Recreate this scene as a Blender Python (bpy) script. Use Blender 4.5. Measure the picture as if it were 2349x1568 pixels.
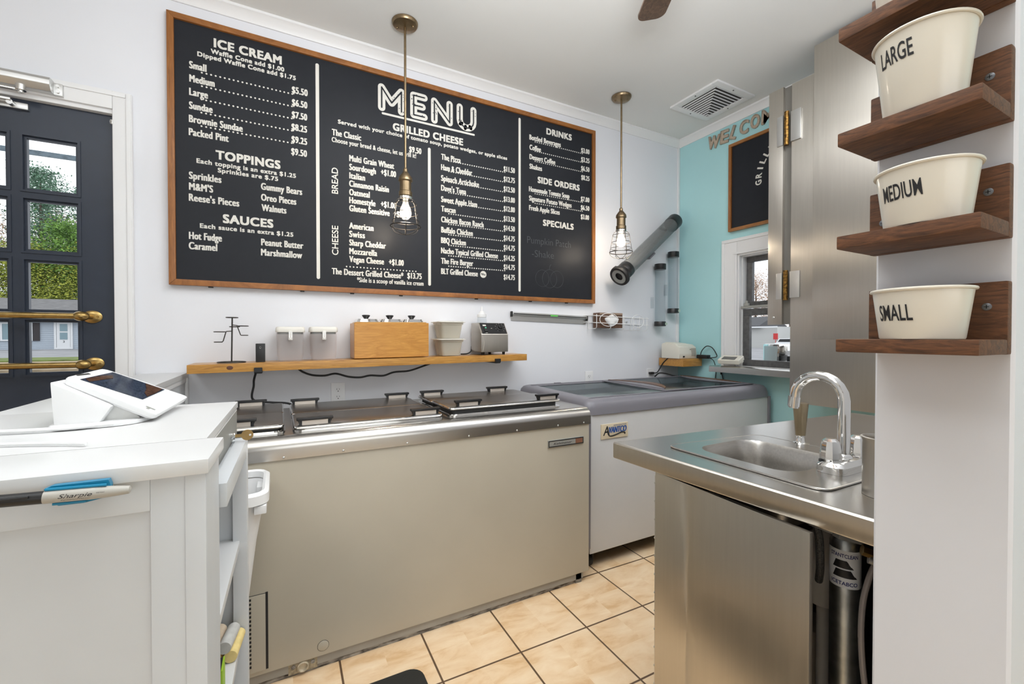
import bpy, bmesh, math, random
from mathutils import Vector, Matrix
from math import sin, cos, pi, radians, sqrt, atan2, tan

for _o in list(bpy.data.objects):
    bpy.data.objects.remove(_o)
S = bpy.context.scene
COL = S.collection
random.seed(7)

# ------------------------------------------------------------------ camera, sky, lights, exposure
cam_d = bpy.data.cameras.new('camera')
cam_d.sensor_fit = 'HORIZONTAL'
cam_d.sensor_width = 36.0
cam_d.lens = 996.06 / 2349 * 36.0
cam_d.clip_start = 0.02
cam_d.clip_end = 300
cam = bpy.data.objects.new('camera', cam_d)
COL.objects.link(cam)
cam.location = (0, 0, 1.2)
cam.rotation_euler = (radians(90 - 0.719), 0, radians(-28.217))
S.camera = cam

W = bpy.data.worlds.new('sky')
S.world = W
W.use_nodes = True
bg = W.node_tree.nodes['Background']
bg.inputs[0].default_value = (0.90, 0.95, 1.0, 1)
bg.inputs[1].default_value = 2.0

S.view_settings.view_transform = 'Standard'
S.view_settings.look = 'None'
S.view_settings.gamma = 1
S.view_settings.use_curve_mapping = False
S.view_settings.exposure = -0.15

def area(name, loc, rot, sx, sy, power, col=(1, 1, 1)):
    l = bpy.data.lights.new(name, 'AREA')
    l.shape = 'RECTANGLE'
    l.size, l.size_y = sx, sy
    l.energy = power
    l.color = col
    o = bpy.data.objects.new(name, l)
    COL.objects.link(o)
    o.location = loc
    o.rotation_euler = rot
    return o

area('ceiling_fill_light', (0.85, 1.25, 2.80), (0, 0, 0), 0.9, 0.6, 16, (0.93, 0.965, 1.0))  # added overhead fill; this and the next two are no real fixtures
area('ceiling_fill_light', (1.75, 0.72, 2.80), (0, 0, 0), 0.9, 0.5, 20, (0.93, 0.965, 1.0))
area('ceiling_fill_light', (-1.35, 0.45, 2.80), (0, 0, 0), 0.8, 0.8, 14, (0.93, 0.965, 1.0))
area('upward_fill_light', (0.45, 0.25, 1.95), (radians(180), 0, 0), 0.8, 0.8, 82, (0.92, 0.96, 1.0))  # added upward fill that brightens the ceiling, no actual flash unit
area('front_fill_light', (0.5, -2.9, 1.5), (radians(90), 0, 0), 3.0, 1.6, 32, (0.95, 0.98, 1.0))  # added frontal fill; the wall behind it has no window

# ------------------------------------------------------------------ materials
MATS = {}
def mat(name, col, rough=0.5, metal=0.0, spec=0.5, coat=0.0, noise=0.0, nscale=8.0, bump=0.0, bscale=60.0,
        stretch=(1, 1, 1), alpha=None, emit=None, estr=0.0, rnoise=0.0, aniso=0.0, dark=None):
    if name in MATS:
        return MATS[name]
    m = bpy.data.materials.new(name)
    m.use_nodes = True
    nt = m.node_tree
    b = nt.nodes['Principled BSDF']
    c4 = (*col, 1)
    b.inputs['Base Color'].default_value = c4
    b.inputs['Roughness'].default_value = rough
    b.inputs['Metallic'].default_value = metal
    b.inputs['Specular IOR Level'].default_value = spec
    b.inputs['Coat Weight'].default_value = coat
    b.inputs['Coat Roughness'].default_value = 0.1
    if aniso:
        b.inputs['Anisotropic'].default_value = aniso
        tg = nt.nodes.new('ShaderNodeTangent')
        tg.direction_type = 'RADIAL'
        tg.axis = 'Z'
        nt.links.new(tg.outputs[0], b.inputs['Tangent'])
    if emit:
        b.inputs['Emission Color'].default_value = (*emit, 1)
        b.inputs['Emission Strength'].default_value = estr
    if noise or bump or rnoise:
        tc = nt.nodes.new('ShaderNodeTexCoord')
        mp = nt.nodes.new('ShaderNodeMapping')
        mp.inputs['Scale'].default_value = stretch
        nt.links.new(tc.outputs['Object'], mp.inputs[0])
    if noise:
        n = nt.nodes.new('ShaderNodeTexNoise')
        n.inputs['Scale'].default_value = nscale
        n.inputs['Detail'].default_value = 6
        nt.links.new(mp.outputs[0], n.inputs[0])
        r = nt.nodes.new('ShaderNodeValToRGB')
        d = dark or tuple(max(0, x * (1 - noise)) for x in col)
        r.color_ramp.elements[0].position = 0.32
        r.color_ramp.elements[0].color = (*d, 1)
        r.color_ramp.elements[1].position = 0.68
        r.color_ramp.elements[1].color = (*[min(1, x * (1 + noise * .45)) for x in col], 1)
        nt.links.new(n.outputs[0], r.inputs[0])
        nt.links.new(r.outputs[0], b.inputs['Base Color'])
    if rnoise:
        n3 = nt.nodes.new('ShaderNodeTexNoise')
        n3.inputs['Scale'].default_value = nscale
        n3.inputs['Detail'].default_value = 5
        nt.links.new(mp.outputs[0], n3.inputs[0])
        mr = nt.nodes.new('ShaderNodeMapRange')
        mr.inputs['To Min'].default_value = max(0.02, rough - rnoise)
        mr.inputs['To Max'].default_value = rough + rnoise
        nt.links.new(n3.outputs[0], mr.inputs[0])
        nt.links.new(mr.outputs[0], b.inputs['Roughness'])
    if bump:
        n2 = nt.nodes.new('ShaderNodeTexNoise')
        n2.inputs['Scale'].default_value = bscale
        n2.inputs['Detail'].default_value = 4
        nt.links.new(mp.outputs[0], n2.inputs[0])
        bp = nt.nodes.new('ShaderNodeBump')
        bp.inputs['Strength'].default_value = bump
        bp.inputs['Distance'].default_value = 0.002
        nt.links.new(n2.outputs[0], bp.inputs['Height'])
        nt.links.new(bp.outputs[0], b.inputs['Normal'])
    MATS[name] = m
    return m

def wood(name, c1, c2, stretch, scale=3.0, rough=0.45, coat=0.15, dist=3.0):
    m = bpy.data.materials.new(name)
    m.use_nodes = True
    nt = m.node_tree
    b = nt.nodes['Principled BSDF']
    b.inputs['Roughness'].default_value = rough
    b.inputs['Coat Weight'].default_value = coat
    b.inputs['Coat Roughness'].default_value = 0.25
    tc = nt.nodes.new('ShaderNodeTexCoord')
    mp = nt.nodes.new('ShaderNodeMapping')
    mp.inputs['Scale'].default_value = stretch
    nt.links.new(tc.outputs['Object'], mp.inputs[0])
    n = nt.nodes.new('ShaderNodeTexNoise')
    n.inputs['Scale'].default_value = scale
    n.inputs['Detail'].default_value = 9
    n.inputs['Roughness'].default_value = 0.62
    n.inputs['Distortion'].default_value = dist
    nt.links.new(mp.outputs[0], n.inputs[0])
    r = nt.nodes.new('ShaderNodeValToRGB')
    r.color_ramp.elements[0].position = 0.30
    r.color_ramp.elements[0].color = (*c1, 1)
    r.color_ramp.elements[1].position = 0.66
    r.color_ramp.elements[1].color = (*c2, 1)
    nt.links.new(n.outputs[0], r.inputs[0])
    nt.links.new(r.outputs[0], b.inputs['Base Color'])
    bp = nt.nodes.new('ShaderNodeBump')
    bp.inputs['Strength'].default_value = 0.12
    bp.inputs['Distance'].default_value = 0.002
    nt.links.new(n.outputs[0], bp.inputs['Height'])
    nt.links.new(bp.outputs[0], b.inputs['Normal'])
    MATS[name] = m
    return m

def clear(name, col, trans=0.85, rough=0.05, tint=(1, 1, 1)):
    """clear pane / thin plastic: part transparent, part glossy or diffuse body"""
    m = bpy.data.materials.new(name)
    m.use_nodes = True
    nt = m.node_tree
    nt.nodes.clear()
    out = nt.nodes.new('ShaderNodeOutputMaterial')
    tr = nt.nodes.new('ShaderNodeBsdfTransparent')
    tr.inputs[0].default_value = (*tint, 1)
    b = nt.nodes.new('ShaderNodeBsdfPrincipled')
    b.inputs['Base Color'].default_value = (*col, 1)
    b.inputs['Roughness'].default_value = rough
    mx = nt.nodes.new('ShaderNodeMixShader')
    mx.inputs[0].default_value = 1 - trans
    nt.links.new(tr.outputs[0], mx.inputs[1])
    nt.links.new(b.outputs[0], mx.inputs[2])
    nt.links.new(mx.outputs[0], out.inputs[0])
    MATS[name] = m
    return m

M_wall = mat('white_wall_paint', (0.79, 0.80, 0.835), 0.55, bump=0.05, bscale=90, noise=0.02, nscale=2)
M_teal = mat('teal_wall_paint', (0.43, 0.73, 0.755), 0.5, bump=0.05, bscale=90, noise=0.03, nscale=3)
M_ceil = mat('ceiling_paint', (0.77, 0.77, 0.75), 0.8, bump=0.04, bscale=40, noise=0.02, nscale=2)
M_trim = mat('white_trim_paint', (0.82, 0.82, 0.82), 0.4, bump=0.03, bscale=30)
M_counter = mat('white_counter_paint', (0.61, 0.63, 0.65), 0.32, noise=0.02, nscale=10, bump=0.05, bscale=60, stretch=(1, 5, 1))
M_ctop = mat('white_counter_top', (0.645, 0.645, 0.64), 0.32, coat=0.05, bump=0.02, bscale=40)
M_navy = mat('navy_door_paint', (0.026, 0.035, 0.054), 0.38, noise=0.08, nscale=14, bump=0.04, bscale=60)
M_board = mat('chalkboard_black', (0.019, 0.021, 0.026), 0.44, spec=0.2, noise=0.06, nscale=20, rnoise=0.05)
M_cream = mat('cream_print', (0.74, 0.72, 0.66), 0.5)
M_chalk = mat('faint_chalk', (0.062, 0.068, 0.078), 0.6)
M_white = mat('white_plastic', (0.83, 0.83, 0.83), 0.3)
M_grey = mat('light_grey_enamel', (0.63, 0.63, 0.63), 0.35, noise=0.02)
M_greyd = mat('grey_plastic', (0.195, 0.188, 0.212), 0.38, bump=0.05, bscale=200)
M_black = mat('black_plastic', (0.012, 0.012, 0.013), 0.35)
M_rubber = mat('black_rubber', (0.014, 0.014, 0.014), 0.6)
M_dark = mat('dark_recess', (0.03, 0.028, 0.026), 0.8)
M_beige = mat('beige_enamel', (0.50, 0.455, 0.365), 0.33, noise=0.05, nscale=3, bump=0.02, bscale=30)
M_beiged = mat('dull_beige_enamel', (0.34, 0.32, 0.28), 0.5, noise=0.08, nscale=12)
M_steel = mat('brushed_steel', (0.57, 0.535, 0.48), 0.33, aniso=0.8, metal=1, noise=0.03, nscale=3, rnoise=0.03, stretch=(40, 40, 1.5))
M_steelh = mat('brushed_steel_top', (0.55, 0.53, 0.50), 0.27, metal=1)
M_lid = mat('worn_steel_lid', (0.34, 0.33, 0.315), 0.30, metal=1, noise=0.03, nscale=7, rnoise=0.04)
M_chrome = mat('chrome', (0.80, 0.79, 0.77), 0.07, metal=1)
M_alu = mat('aluminium', (0.66, 0.66, 0.65), 0.35, metal=1)
M_galv = mat('galvanized_steel', (0.48, 0.50, 0.49), 0.38, metal=1, noise=0.25, nscale=30)
M_brass = mat('aged_brass', (0.46, 0.31, 0.115), 0.28, metal=1, noise=0.25, nscale=40)
M_brassb = mat('antique_bronze', (0.30, 0.22, 0.13), 0.33, metal=1, noise=0.2, nscale=30)
M_iron = mat('dark_wire', (0.05, 0.045, 0.04), 0.4, metal=0.8)
M_wirew = mat('white_wire', (0.85, 0.85, 0.85), 0.3)
M_rust = mat('rusty_chipped_base', (0.30, 0.28, 0.25), 0.6, noise=0.95, nscale=28, dark=(0.02, 0.012, 0.008), stretch=(1, 1, 4))
M_frame = wood('orange_stained_frame', (0.19, 0.065, 0.012), (0.36, 0.135, 0.028), (2, 30, 2), 3.0, 0.4)
M_framev = wood('orange_stained_frame_upright', (0.19, 0.065, 0.012), (0.36, 0.135, 0.028), (30, 30, 1.5), 3.0, 0.4)
M_pine = wood('honey_pine', (0.32, 0.130, 0.022), (0.63, 0.325, 0.070), (1.6, 26, 26), 2.6, 0.35, 0.3)
M_boxw = wood('golden_cedar', (0.47, 0.195, 0.030), (0.64, 0.31, 0.060), (2.0, 14, 14), 2.4, 0.35, 0.3)
M_walnut = wood('walnut_stain', (0.05, 0.020, 0.008), (0.19, 0.076, 0.028), (14, 2.2, 14), 5.0, 0.6, 0.0)
M_fan = wood('fan_blade_wood', (0.045, 0.022, 0.012), (0.13, 0.07, 0.04), (6, 6, 6), 4.0, 0.4)
M_barn = wood('weathered_wood', (0.34, 0.25, 0.17), (0.60, 0.50, 0.40), (10, 10, 40), 3.0, 0.7, 0)
M_glass = clear('window_glass', (0.02, 0.025, 0.03), 0.93, 0.02)
M_cleart = clear('smoke_plastic', (0.27, 0.28, 0.28), 0.66, 0.08, (0.88, 0.89, 0.89))
M_clearb = clear('clear_plastic', (0.50, 0.55, 0.58), 0.91, 0.04, (0.955, 0.97, 0.975))
M_canis = clear('canister_plastic', (0.88, 0.86, 0.85), 0.88, 0.05, (0.98, 0.965, 0.96))
M_cambro = clear('frosted_plastic', (0.86, 0.82, 0.72), 0.66, 0.12, (0.95, 0.93, 0.88))
M_bulbg = clear('bulb_glass', (1.0, 0.95, 0.85), 0.80, 0.02)
M_fzglass = clear('freezer_glass', (0.10, 0.14, 0.15), 0.72, 0.03, (0.85, 0.93, 0.92))
M_hose = clear('translucent_hose', (0.45, 0.38, 0.34), 0.4, 0.2)
M_paper = mat('cream_paper_cup', (0.80, 0.755, 0.65), 0.28, coat=0.25)
M_ink = mat('black_ink', (0.012, 0.012, 0.014), 0.5)
M_blueink = mat('blue_ink', (0.03, 0.10, 0.36), 0.5)
M_navyink = mat('navy_ink', (0.02, 0.03, 0.16), 0.5)
M_tan = mat('tan_label', (0.72, 0.62, 0.45), 0.5)
M_bluep = mat('blue_plastic', (0.005, 0.20, 0.36), 0.3)
M_marker = mat('marker_grey', (0.42, 0.40, 0.36), 0.4)
M_greyl = mat('mid_grey_metal', (0.40, 0.40, 0.37), 0.45, metal=0.3)
M_bulb = mat('lamp_filament_glow', (1, 1, 1), 0.5, emit=(1.0, 0.86, 0.66), estr=60)
M_screen = mat('dark_screen', (0.035, 0.05, 0.085), 0.08, noise=0.9, nscale=330, dark=(0.005, 0.007, 0.013))
M_green = mat('green_vial', (0.15, 0.6, 0.12), 0.3)
M_brownp = mat('brown_plastic', (0.12, 0.05, 0.018), 0.3)
M_tissue = mat('white_tissue', (0.86, 0.86, 0.86), 0.8)
M_brownbox = mat('brown_tissue_box', (0.14, 0.07, 0.04), 0.55, noise=0.4, nscale=30)
M_red = mat('red_paint', (0.55, 0.03, 0.03), 0.5)
M_offw = mat('ivory_plastic', (0.74, 0.71, 0.62), 0.4)

def floor_tiles():
    m = bpy.data.materials.new('tan_floor_tile')
    m.use_nodes = True
    nt = m.node_tree
    b = nt.nodes['Principled BSDF']
    L = nt.links.new
    tc = nt.nodes.new('ShaderNodeTexCoord')
    mp = nt.nodes.new('ShaderNodeMapping')
    mp.vector_type = 'TEXTURE'
    mp.inputs['Location'].default_value = (0.4916, 1.1218, 0)
    mp.inputs['Rotation'].default_value = (0, 0, -0.013)
    mp.inputs['Scale'].default_value = (0.3085, 0.3085, 0.3085)
    L(tc.outputs['Object'], mp.inputs[0])
    sep = nt.nodes.new('ShaderNodeSeparateXYZ')
    L(mp.outputs[0], sep.inputs[0])
    def math_(op, a, bb):
        n = nt.nodes.new('ShaderNodeMath')
        n.operation = op
        for i, v in enumerate((a, bb)):
            if isinstance(v, (int, float)):
                n.inputs[i].default_value = v
            else:
                L(v, n.inputs[i])
        return n.outputs[0]
    ds = []
    cells = []
    for k in (0, 1):
        a = math_('ADD', sep.outputs[k], 100.5)
        fr = math_('FRACT', a, 0)
        cells.append(math_('FLOOR', a, 0))
        ds.append(math_('ABSOLUTE', math_('SUBTRACT', fr, 0.5), 0))
    d = math_('MINIMUM', ds[0], ds[1])
    mr = nt.nodes.new('ShaderNodeMapRange')
    mr.inputs['From Min'].default_value = 0.0095
    mr.inputs['From Max'].default_value = 0.0135
    L(d, mr.inputs[0])
    mp2 = nt.nodes.new('ShaderNodeMapping')
    mp2.inputs['Rotation'].default_value = (0, 0, 0.5)
    mp2.inputs['Scale'].default_value = (4.0, 9.0, 1)
    L(tc.outputs['Object'], mp2.inputs[0])
    cmb = nt.nodes.new('ShaderNodeCombineXYZ')
    L(cells[0], cmb.inputs[0])
    L(cells[1], cmb.inputs[1])
    add = nt.nodes.new('ShaderNodeVectorMath')
    add.operation = 'MULTIPLY_ADD'
    add.inputs[1].default_value = (3.7, 5.3, 1)
    L(cmb.outputs[0], add.inputs[0])
    L(mp2.outputs[0], add.inputs[2])
    n = nt.nodes.new('ShaderNodeTexNoise')
    n.inputs['Scale'].default_value = 1.5
    n.inputs['Detail'].default_value = 9
    n.inputs['Roughness'].default_value = 0.6
    n.inputs['Distortion'].default_value = 0.5
    L(add.outputs[0], n.inputs[0])
    r = nt.nodes.new('ShaderNodeValToRGB')
    e = r.color_ramp.elements
    e[0].position, e[0].color = 0.30, (0.72, 0.45, 0.22, 1)
    e[1].position, e[1].color = 0.70, (0.95, 0.75, 0.52, 1)
    e2 = e.new(0.46); e2.color = (0.85, 0.61, 0.37, 1)
    L(n.outputs[0], r.inputs[0])
    mix = nt.nodes.new('ShaderNodeMix')
    mix.data_type = 'RGBA'
    L(mr.outputs[0], mix.inputs[0])
    mix.inputs[6].default_value = (0.13, 0.075, 0.040, 1)
    L(r.outputs[0], mix.inputs[7])
    L(mix.outputs[2], b.inputs['Base Color'])
    b.inputs['Roughness'].default_value = 0.33
    bp = nt.nodes.new('ShaderNodeBump')
    bp.inputs['Strength'].default_value = 0.5
    bp.inputs['Distance'].default_value = 0.003
    L(mr.outputs[0], bp.inputs['Height'])
    L(bp.outputs[0], b.inputs['Normal'])
    return m
M_tile = floor_tiles()

# ------------------------------------------------------------------ mesh helpers
class MB:
    def __init__(s):
        s.bm = bmesh.new()
    def _geo(s, verts, M, bev=0, seg=2):
        if M is not None:
            bmesh.ops.transform(s.bm, matrix=M, verts=verts)
        if bev:
            es = list({e for v in verts for e in v.link_edges})
            bmesh.ops.bevel(s.bm, geom=es, offset=bev, segments=seg, affect='EDGES', profile=0.7)
    def box(s, x0, x1, y0, y1, z0, z1, bev=0, seg=2, M=None):
        r = bmesh.ops.create_cube(s.bm, size=1)
        m = Matrix.Translation(((x0 + x1) / 2, (y0 + y1) / 2, (z0 + z1) / 2)) @ Matrix.Diagonal((abs(x1 - x0), abs(y1 - y0), abs(z1 - z0), 1))
        s._geo(r['verts'], m if M is None else M @ m, bev, seg)
        return s
    def faces(s, vs, fs):
        v = [s.bm.verts.new(p) for p in vs]
        for f in fs:
            try:
                s.bm.faces.new([v[i] for i in f])
            except ValueError:
                pass
        return v
    def loft(s, loops, cap0=True, cap1=True, closed=False):
        n = len(loops[0])
        rows = [[s.bm.verts.new(p) for p in lp] for lp in loops]
        pairs = list(zip(rows, rows[1:]))
        if closed:
            pairs.append((rows[-1], rows[0]))
        for a, b in pairs:
            for i in range(n):
                j = (i + 1) % n
                s.bm.faces.new((a[i], a[j], b[j], b[i]))
        if not closed:
            if cap0:
                s.bm.faces.new(list(reversed(rows[0])))
            if cap1:
                s.bm.faces.new(rows[-1])
        return s
    def prism(s, poly, axis, a, b, bev=0):
        """poly of (u,v) extruded along axis: x->(y,z) y->(x,z) z->(x,y)"""
        def P(u, v, t):
            return {'x': (t, u, v), 'y': (u, t, v), 'z': (u, v, t)}[axis]
        before = set(s.bm.verts)
        s.loft([[P(u, v, a) for u, v in poly], [P(u, v, b) for u, v in poly]])
        if bev:
            vs = [v for v in s.bm.verts if v not in before]
            bmesh.ops.recalc_face_normals(s.bm, faces=list({f for v in vs for f in v.link_faces}))
            s._geo(vs, None, bev)
        return s
    def cyl(s, p0, p1, r0, r1=None, seg=24, caps=True):
        r1 = r0 if r1 is None else r1
        p0, p1 = Vector(p0), Vector(p1)
        q = (p1 - p0).to_track_quat('Z', 'Y').to_matrix()
        lp = []
        for p, r in ((p0, r0), (p1, r1)):
            lp.append([p + q @ Vector((r * cos(2 * pi * i / seg), r * sin(2 * pi * i / seg), 0)) for i in range(seg)])
        s.loft(lp, caps, caps)
        return s
    def lathe(s, prof, c=(0, 0, 0), seg=32, M=None, closed=False, caps=True):
        """prof list of (r,z) bottom to top"""
        lp = []
        for r, z in prof:
            lp.append([Vector((c[0] + max(r, 1e-5) * cos(2 * pi * i / seg), c[1] + max(r, 1e-5) * sin(2 * pi * i / seg), c[2] + z)) for i in range(seg)])
        if M is not None:
            lp = [[M @ v for v in l] for l in lp]
        s.loft(lp, caps, caps, closed)
        return s
    def tube(s, pts, r, seg=10, closed=False, smooth=0):
        pts = [Vector(p) for p in pts]
        if smooth:
            pts = spline(pts, smooth, closed)
        n = len(pts)
        lp = []
        up = None
        for i, p in enumerate(pts):
            if closed:
                d = pts[(i + 1) % n] - pts[i - 1]
            else:
                d = pts[min(i + 1, n - 1)] - pts[max(i - 1, 0)]
            d.normalize()
            if up is None:
                up = Vector((0, 0, 1)) if abs(d.z) < 0.9 else Vector((1, 0, 0))
            a = (up - d * up.dot(d))
            if a.length < 1e-6:
                a = d.orthogonal()
            a.normalize()
            up = a
            b = d.cross(a)
            rr = r[i] if isinstance(r, (list, tuple)) else r
            lp.append([p + (a * cos(2 * pi * k / seg) + b * sin(2 * pi * k / seg)) * rr for k in range(seg)])
        s.loft(lp, closed=closed)
        return s
    def ball(s, c, r, sc=(1, 1, 1), u=20, v=12, M=None):
        q = bmesh.ops.create_uvsphere(s.bm, u_segments=u, v_segments=v, radius=r)
        m = Matrix.Translation(c) @ Matrix.Diagonal((*sc, 1))
        bmesh.ops.transform(s.bm, matrix=m if M is None else M @ m, verts=q['verts'])
        return s
    def frame(s, x0, x1, z0, z1, w, y0, y1, bev=0):
        """rectangular frame in the xz plane, bar width w"""
        s.box(x0, x1, y0, y1, z1 - w, z1, bev); s.box(x0, x1, y0, y1, z0, z0 + w, bev)
        s.box(x0, x0 + w, y0, y1, z0 + w, z1 - w, bev); s.box(x1 - w, x1, y0, y1, z0 + w, z1 - w, bev)
        return s

def spline(pts, n, closed=False):
    out = []
    N = len(pts)
    for i in range(N if closed else N - 1):
        if closed:
            p0, p1, p2, p3 = pts[i - 1], pts[i], pts[(i + 1) % N], pts[(i + 2) % N]
        else:
            p0, p1, p2, p3 = pts[max(i - 1, 0)], pts[i], pts[i + 1], pts[min(i + 2, N - 1)]
        for k in range(n):
            t = k / n
            out.append(0.5 * ((2 * p1) + (p2 - p0) * t + (2 * p0 - 5 * p1 + 4 * p2 - p3) * t * t + (3 * p1 - p0 - 3 * p2 + p3) * t ** 3))
    if not closed:
        out.append(pts[-1])
    return out

def rrect(w, d, r, n=5, z=0, cx=0, cy=0):
    out = []
    for sx, sy, a0 in ((1, 1, 0), (-1, 1, 90), (-1, -1, 180), (1, -1, 270)):
        for k in range(n + 1):
            a = radians(a0 + 90 * k / n)
            out.append(Vector((cx + sx * (w / 2 - r) + r * cos(a), cy + sy * (d / 2 - r) + r * sin(a), z)))
    return out

WM = {}
def build(name, mb, m, parent=None, local=False, smooth=35):
    bm = mb.bm
    bmesh.ops.recalc_face_normals(bm, faces=bm.faces)
    me = bpy.data.meshes.new(name)
    bm.to_mesh(me)
    bm.free()
    return link_mesh(name, me, m, parent, local, smooth)

def link_mesh(name, me, m, parent=None, local=False, smooth=35):
    if parent is not None and not local:
        me.transform(WM[parent.name].inverted())
    me.materials.clear()
    me.materials.append(m)
    if smooth:
        me.shade_smooth()
        me.set_sharp_from_angle(angle=radians(smooth))
    o = bpy.data.objects.new(name, me)
    COL.objects.link(o)
    if parent is not None:
        o.parent = parent
        WM[o.name] = WM[parent.name]
    else:
        WM[o.name] = Matrix()
    return o

def thing(name, label, cat, loc=(0, 0, 0), rotz=0, group=None):
    o = bpy.data.objects.new(name, None)
    o.empty_display_size = 0.05
    COL.objects.link(o)
    o.location = loc
    o.rotation_euler = (0, 0, rotz)
    WM[o.name] = Matrix.Translation(loc) @ Matrix.Rotation(rotz, 4, 'Z')
    return tag(o, label, cat, group)

def tag(o, label, cat, group=None, kind=None):
    o['label'] = label
    o['category'] = cat
    if group:
        o['group'] = group
    if kind:
        o['kind'] = kind
    return o

def struct(name, mb, m, label, cat, parent=None):
    o = build(name, mb, m, parent)
    return tag(o, label, cat, kind='structure')

def dup(root, loc, rotz, label, name=None):
    r = root.copy()
    COL.objects.link(r)
    r.location = loc
    r.rotation_euler = (0, 0, rotz)
    r['label'] = label
    for ch in list(root.children):
        c = ch.copy(); COL.objects.link(c); c.parent = r
        for g in list(ch.children):
            d = g.copy(); COL.objects.link(d); d.parent = c
    return r

# lettering: font curve -> flat mesh in a local (u, v) plane
def glyphs(txt, bold=0.0, shear=0.0, space=1.0):
    cu = bpy.data.curves.new('lettering', 'FONT')
    cu.body = txt
    cu.size = 1
    cu.offset = bold
    cu.shear = shear
    cu.space_character = space
    cu.resolution_u = 4
    ob = bpy.data.objects.new('lettering', cu)
    COL.objects.link(ob)
    bpy.context.view_layer.update()
    me = bpy.data.meshes.new_from_object(ob.evaluated_get(bpy.context.evaluated_depsgraph_get()))
    bpy.data.objects.remove(ob)
    bpy.data.curves.remove(cu)
    return me
_cap = {}
def cap_height(bold):
    if bold not in _cap:
        me = glyphs('H', bold)
        _cap[bold] = (min(v.co.y for v in me.vertices), max(v.co.y for v in me.vertices))
        bpy.data.meshes.remove(me)
    return _cap[bold]
def letter(name, txt, m, fn, width, cap, parent, bold=0.02, shear=0.0, strike=None, space=1.0):
    """fn(u,v)->3D ; text scaled so its width is `width` and its capitals are `cap` high;
    strike=(dx, dy) sets the same outlines again a hair aside for heavier stems"""
    me = glyphs(txt, bold, shear, space)
    xs = [v.co.x for v in me.vertices]
    x0, x1 = min(xs), max(xs)
    y0, y1 = cap_height(bold)
    dx, dy = strike or (0, 0)
    base = [((v.co.x - x0) / (x1 - x0) * (width - dx), (v.co.y - y0) / (y1 - y0) * (cap - dy)) for v in me.vertices]
    if not strike:
        for v, (p, q) in zip(me.vertices, base):
            v.co = fn(p, q)
    else:
        polys = [tuple(p.vertices) for p in me.polygons]
        offs = [(0, 0), (dx, 0), (dx / 2, dy / 2)] + ([(0, dy), (dx, dy)] if dy else [])
        vs, fs = [], []
        for k, (ox, oy) in enumerate(offs):
            n0 = len(vs)
            vs += [tuple(fn(p + ox, q + oy) + Vector((0, -.00025 * k, 0))) for p, q in base]
            fs += [tuple(i + n0 for i in f) for f in polys]
        bpy.data.meshes.remove(me)
        me = bpy.data.meshes.new(name)
        me.from_pydata(vs, [], fs)
    return link_mesh(name, me, m, parent, smooth=0)
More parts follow.
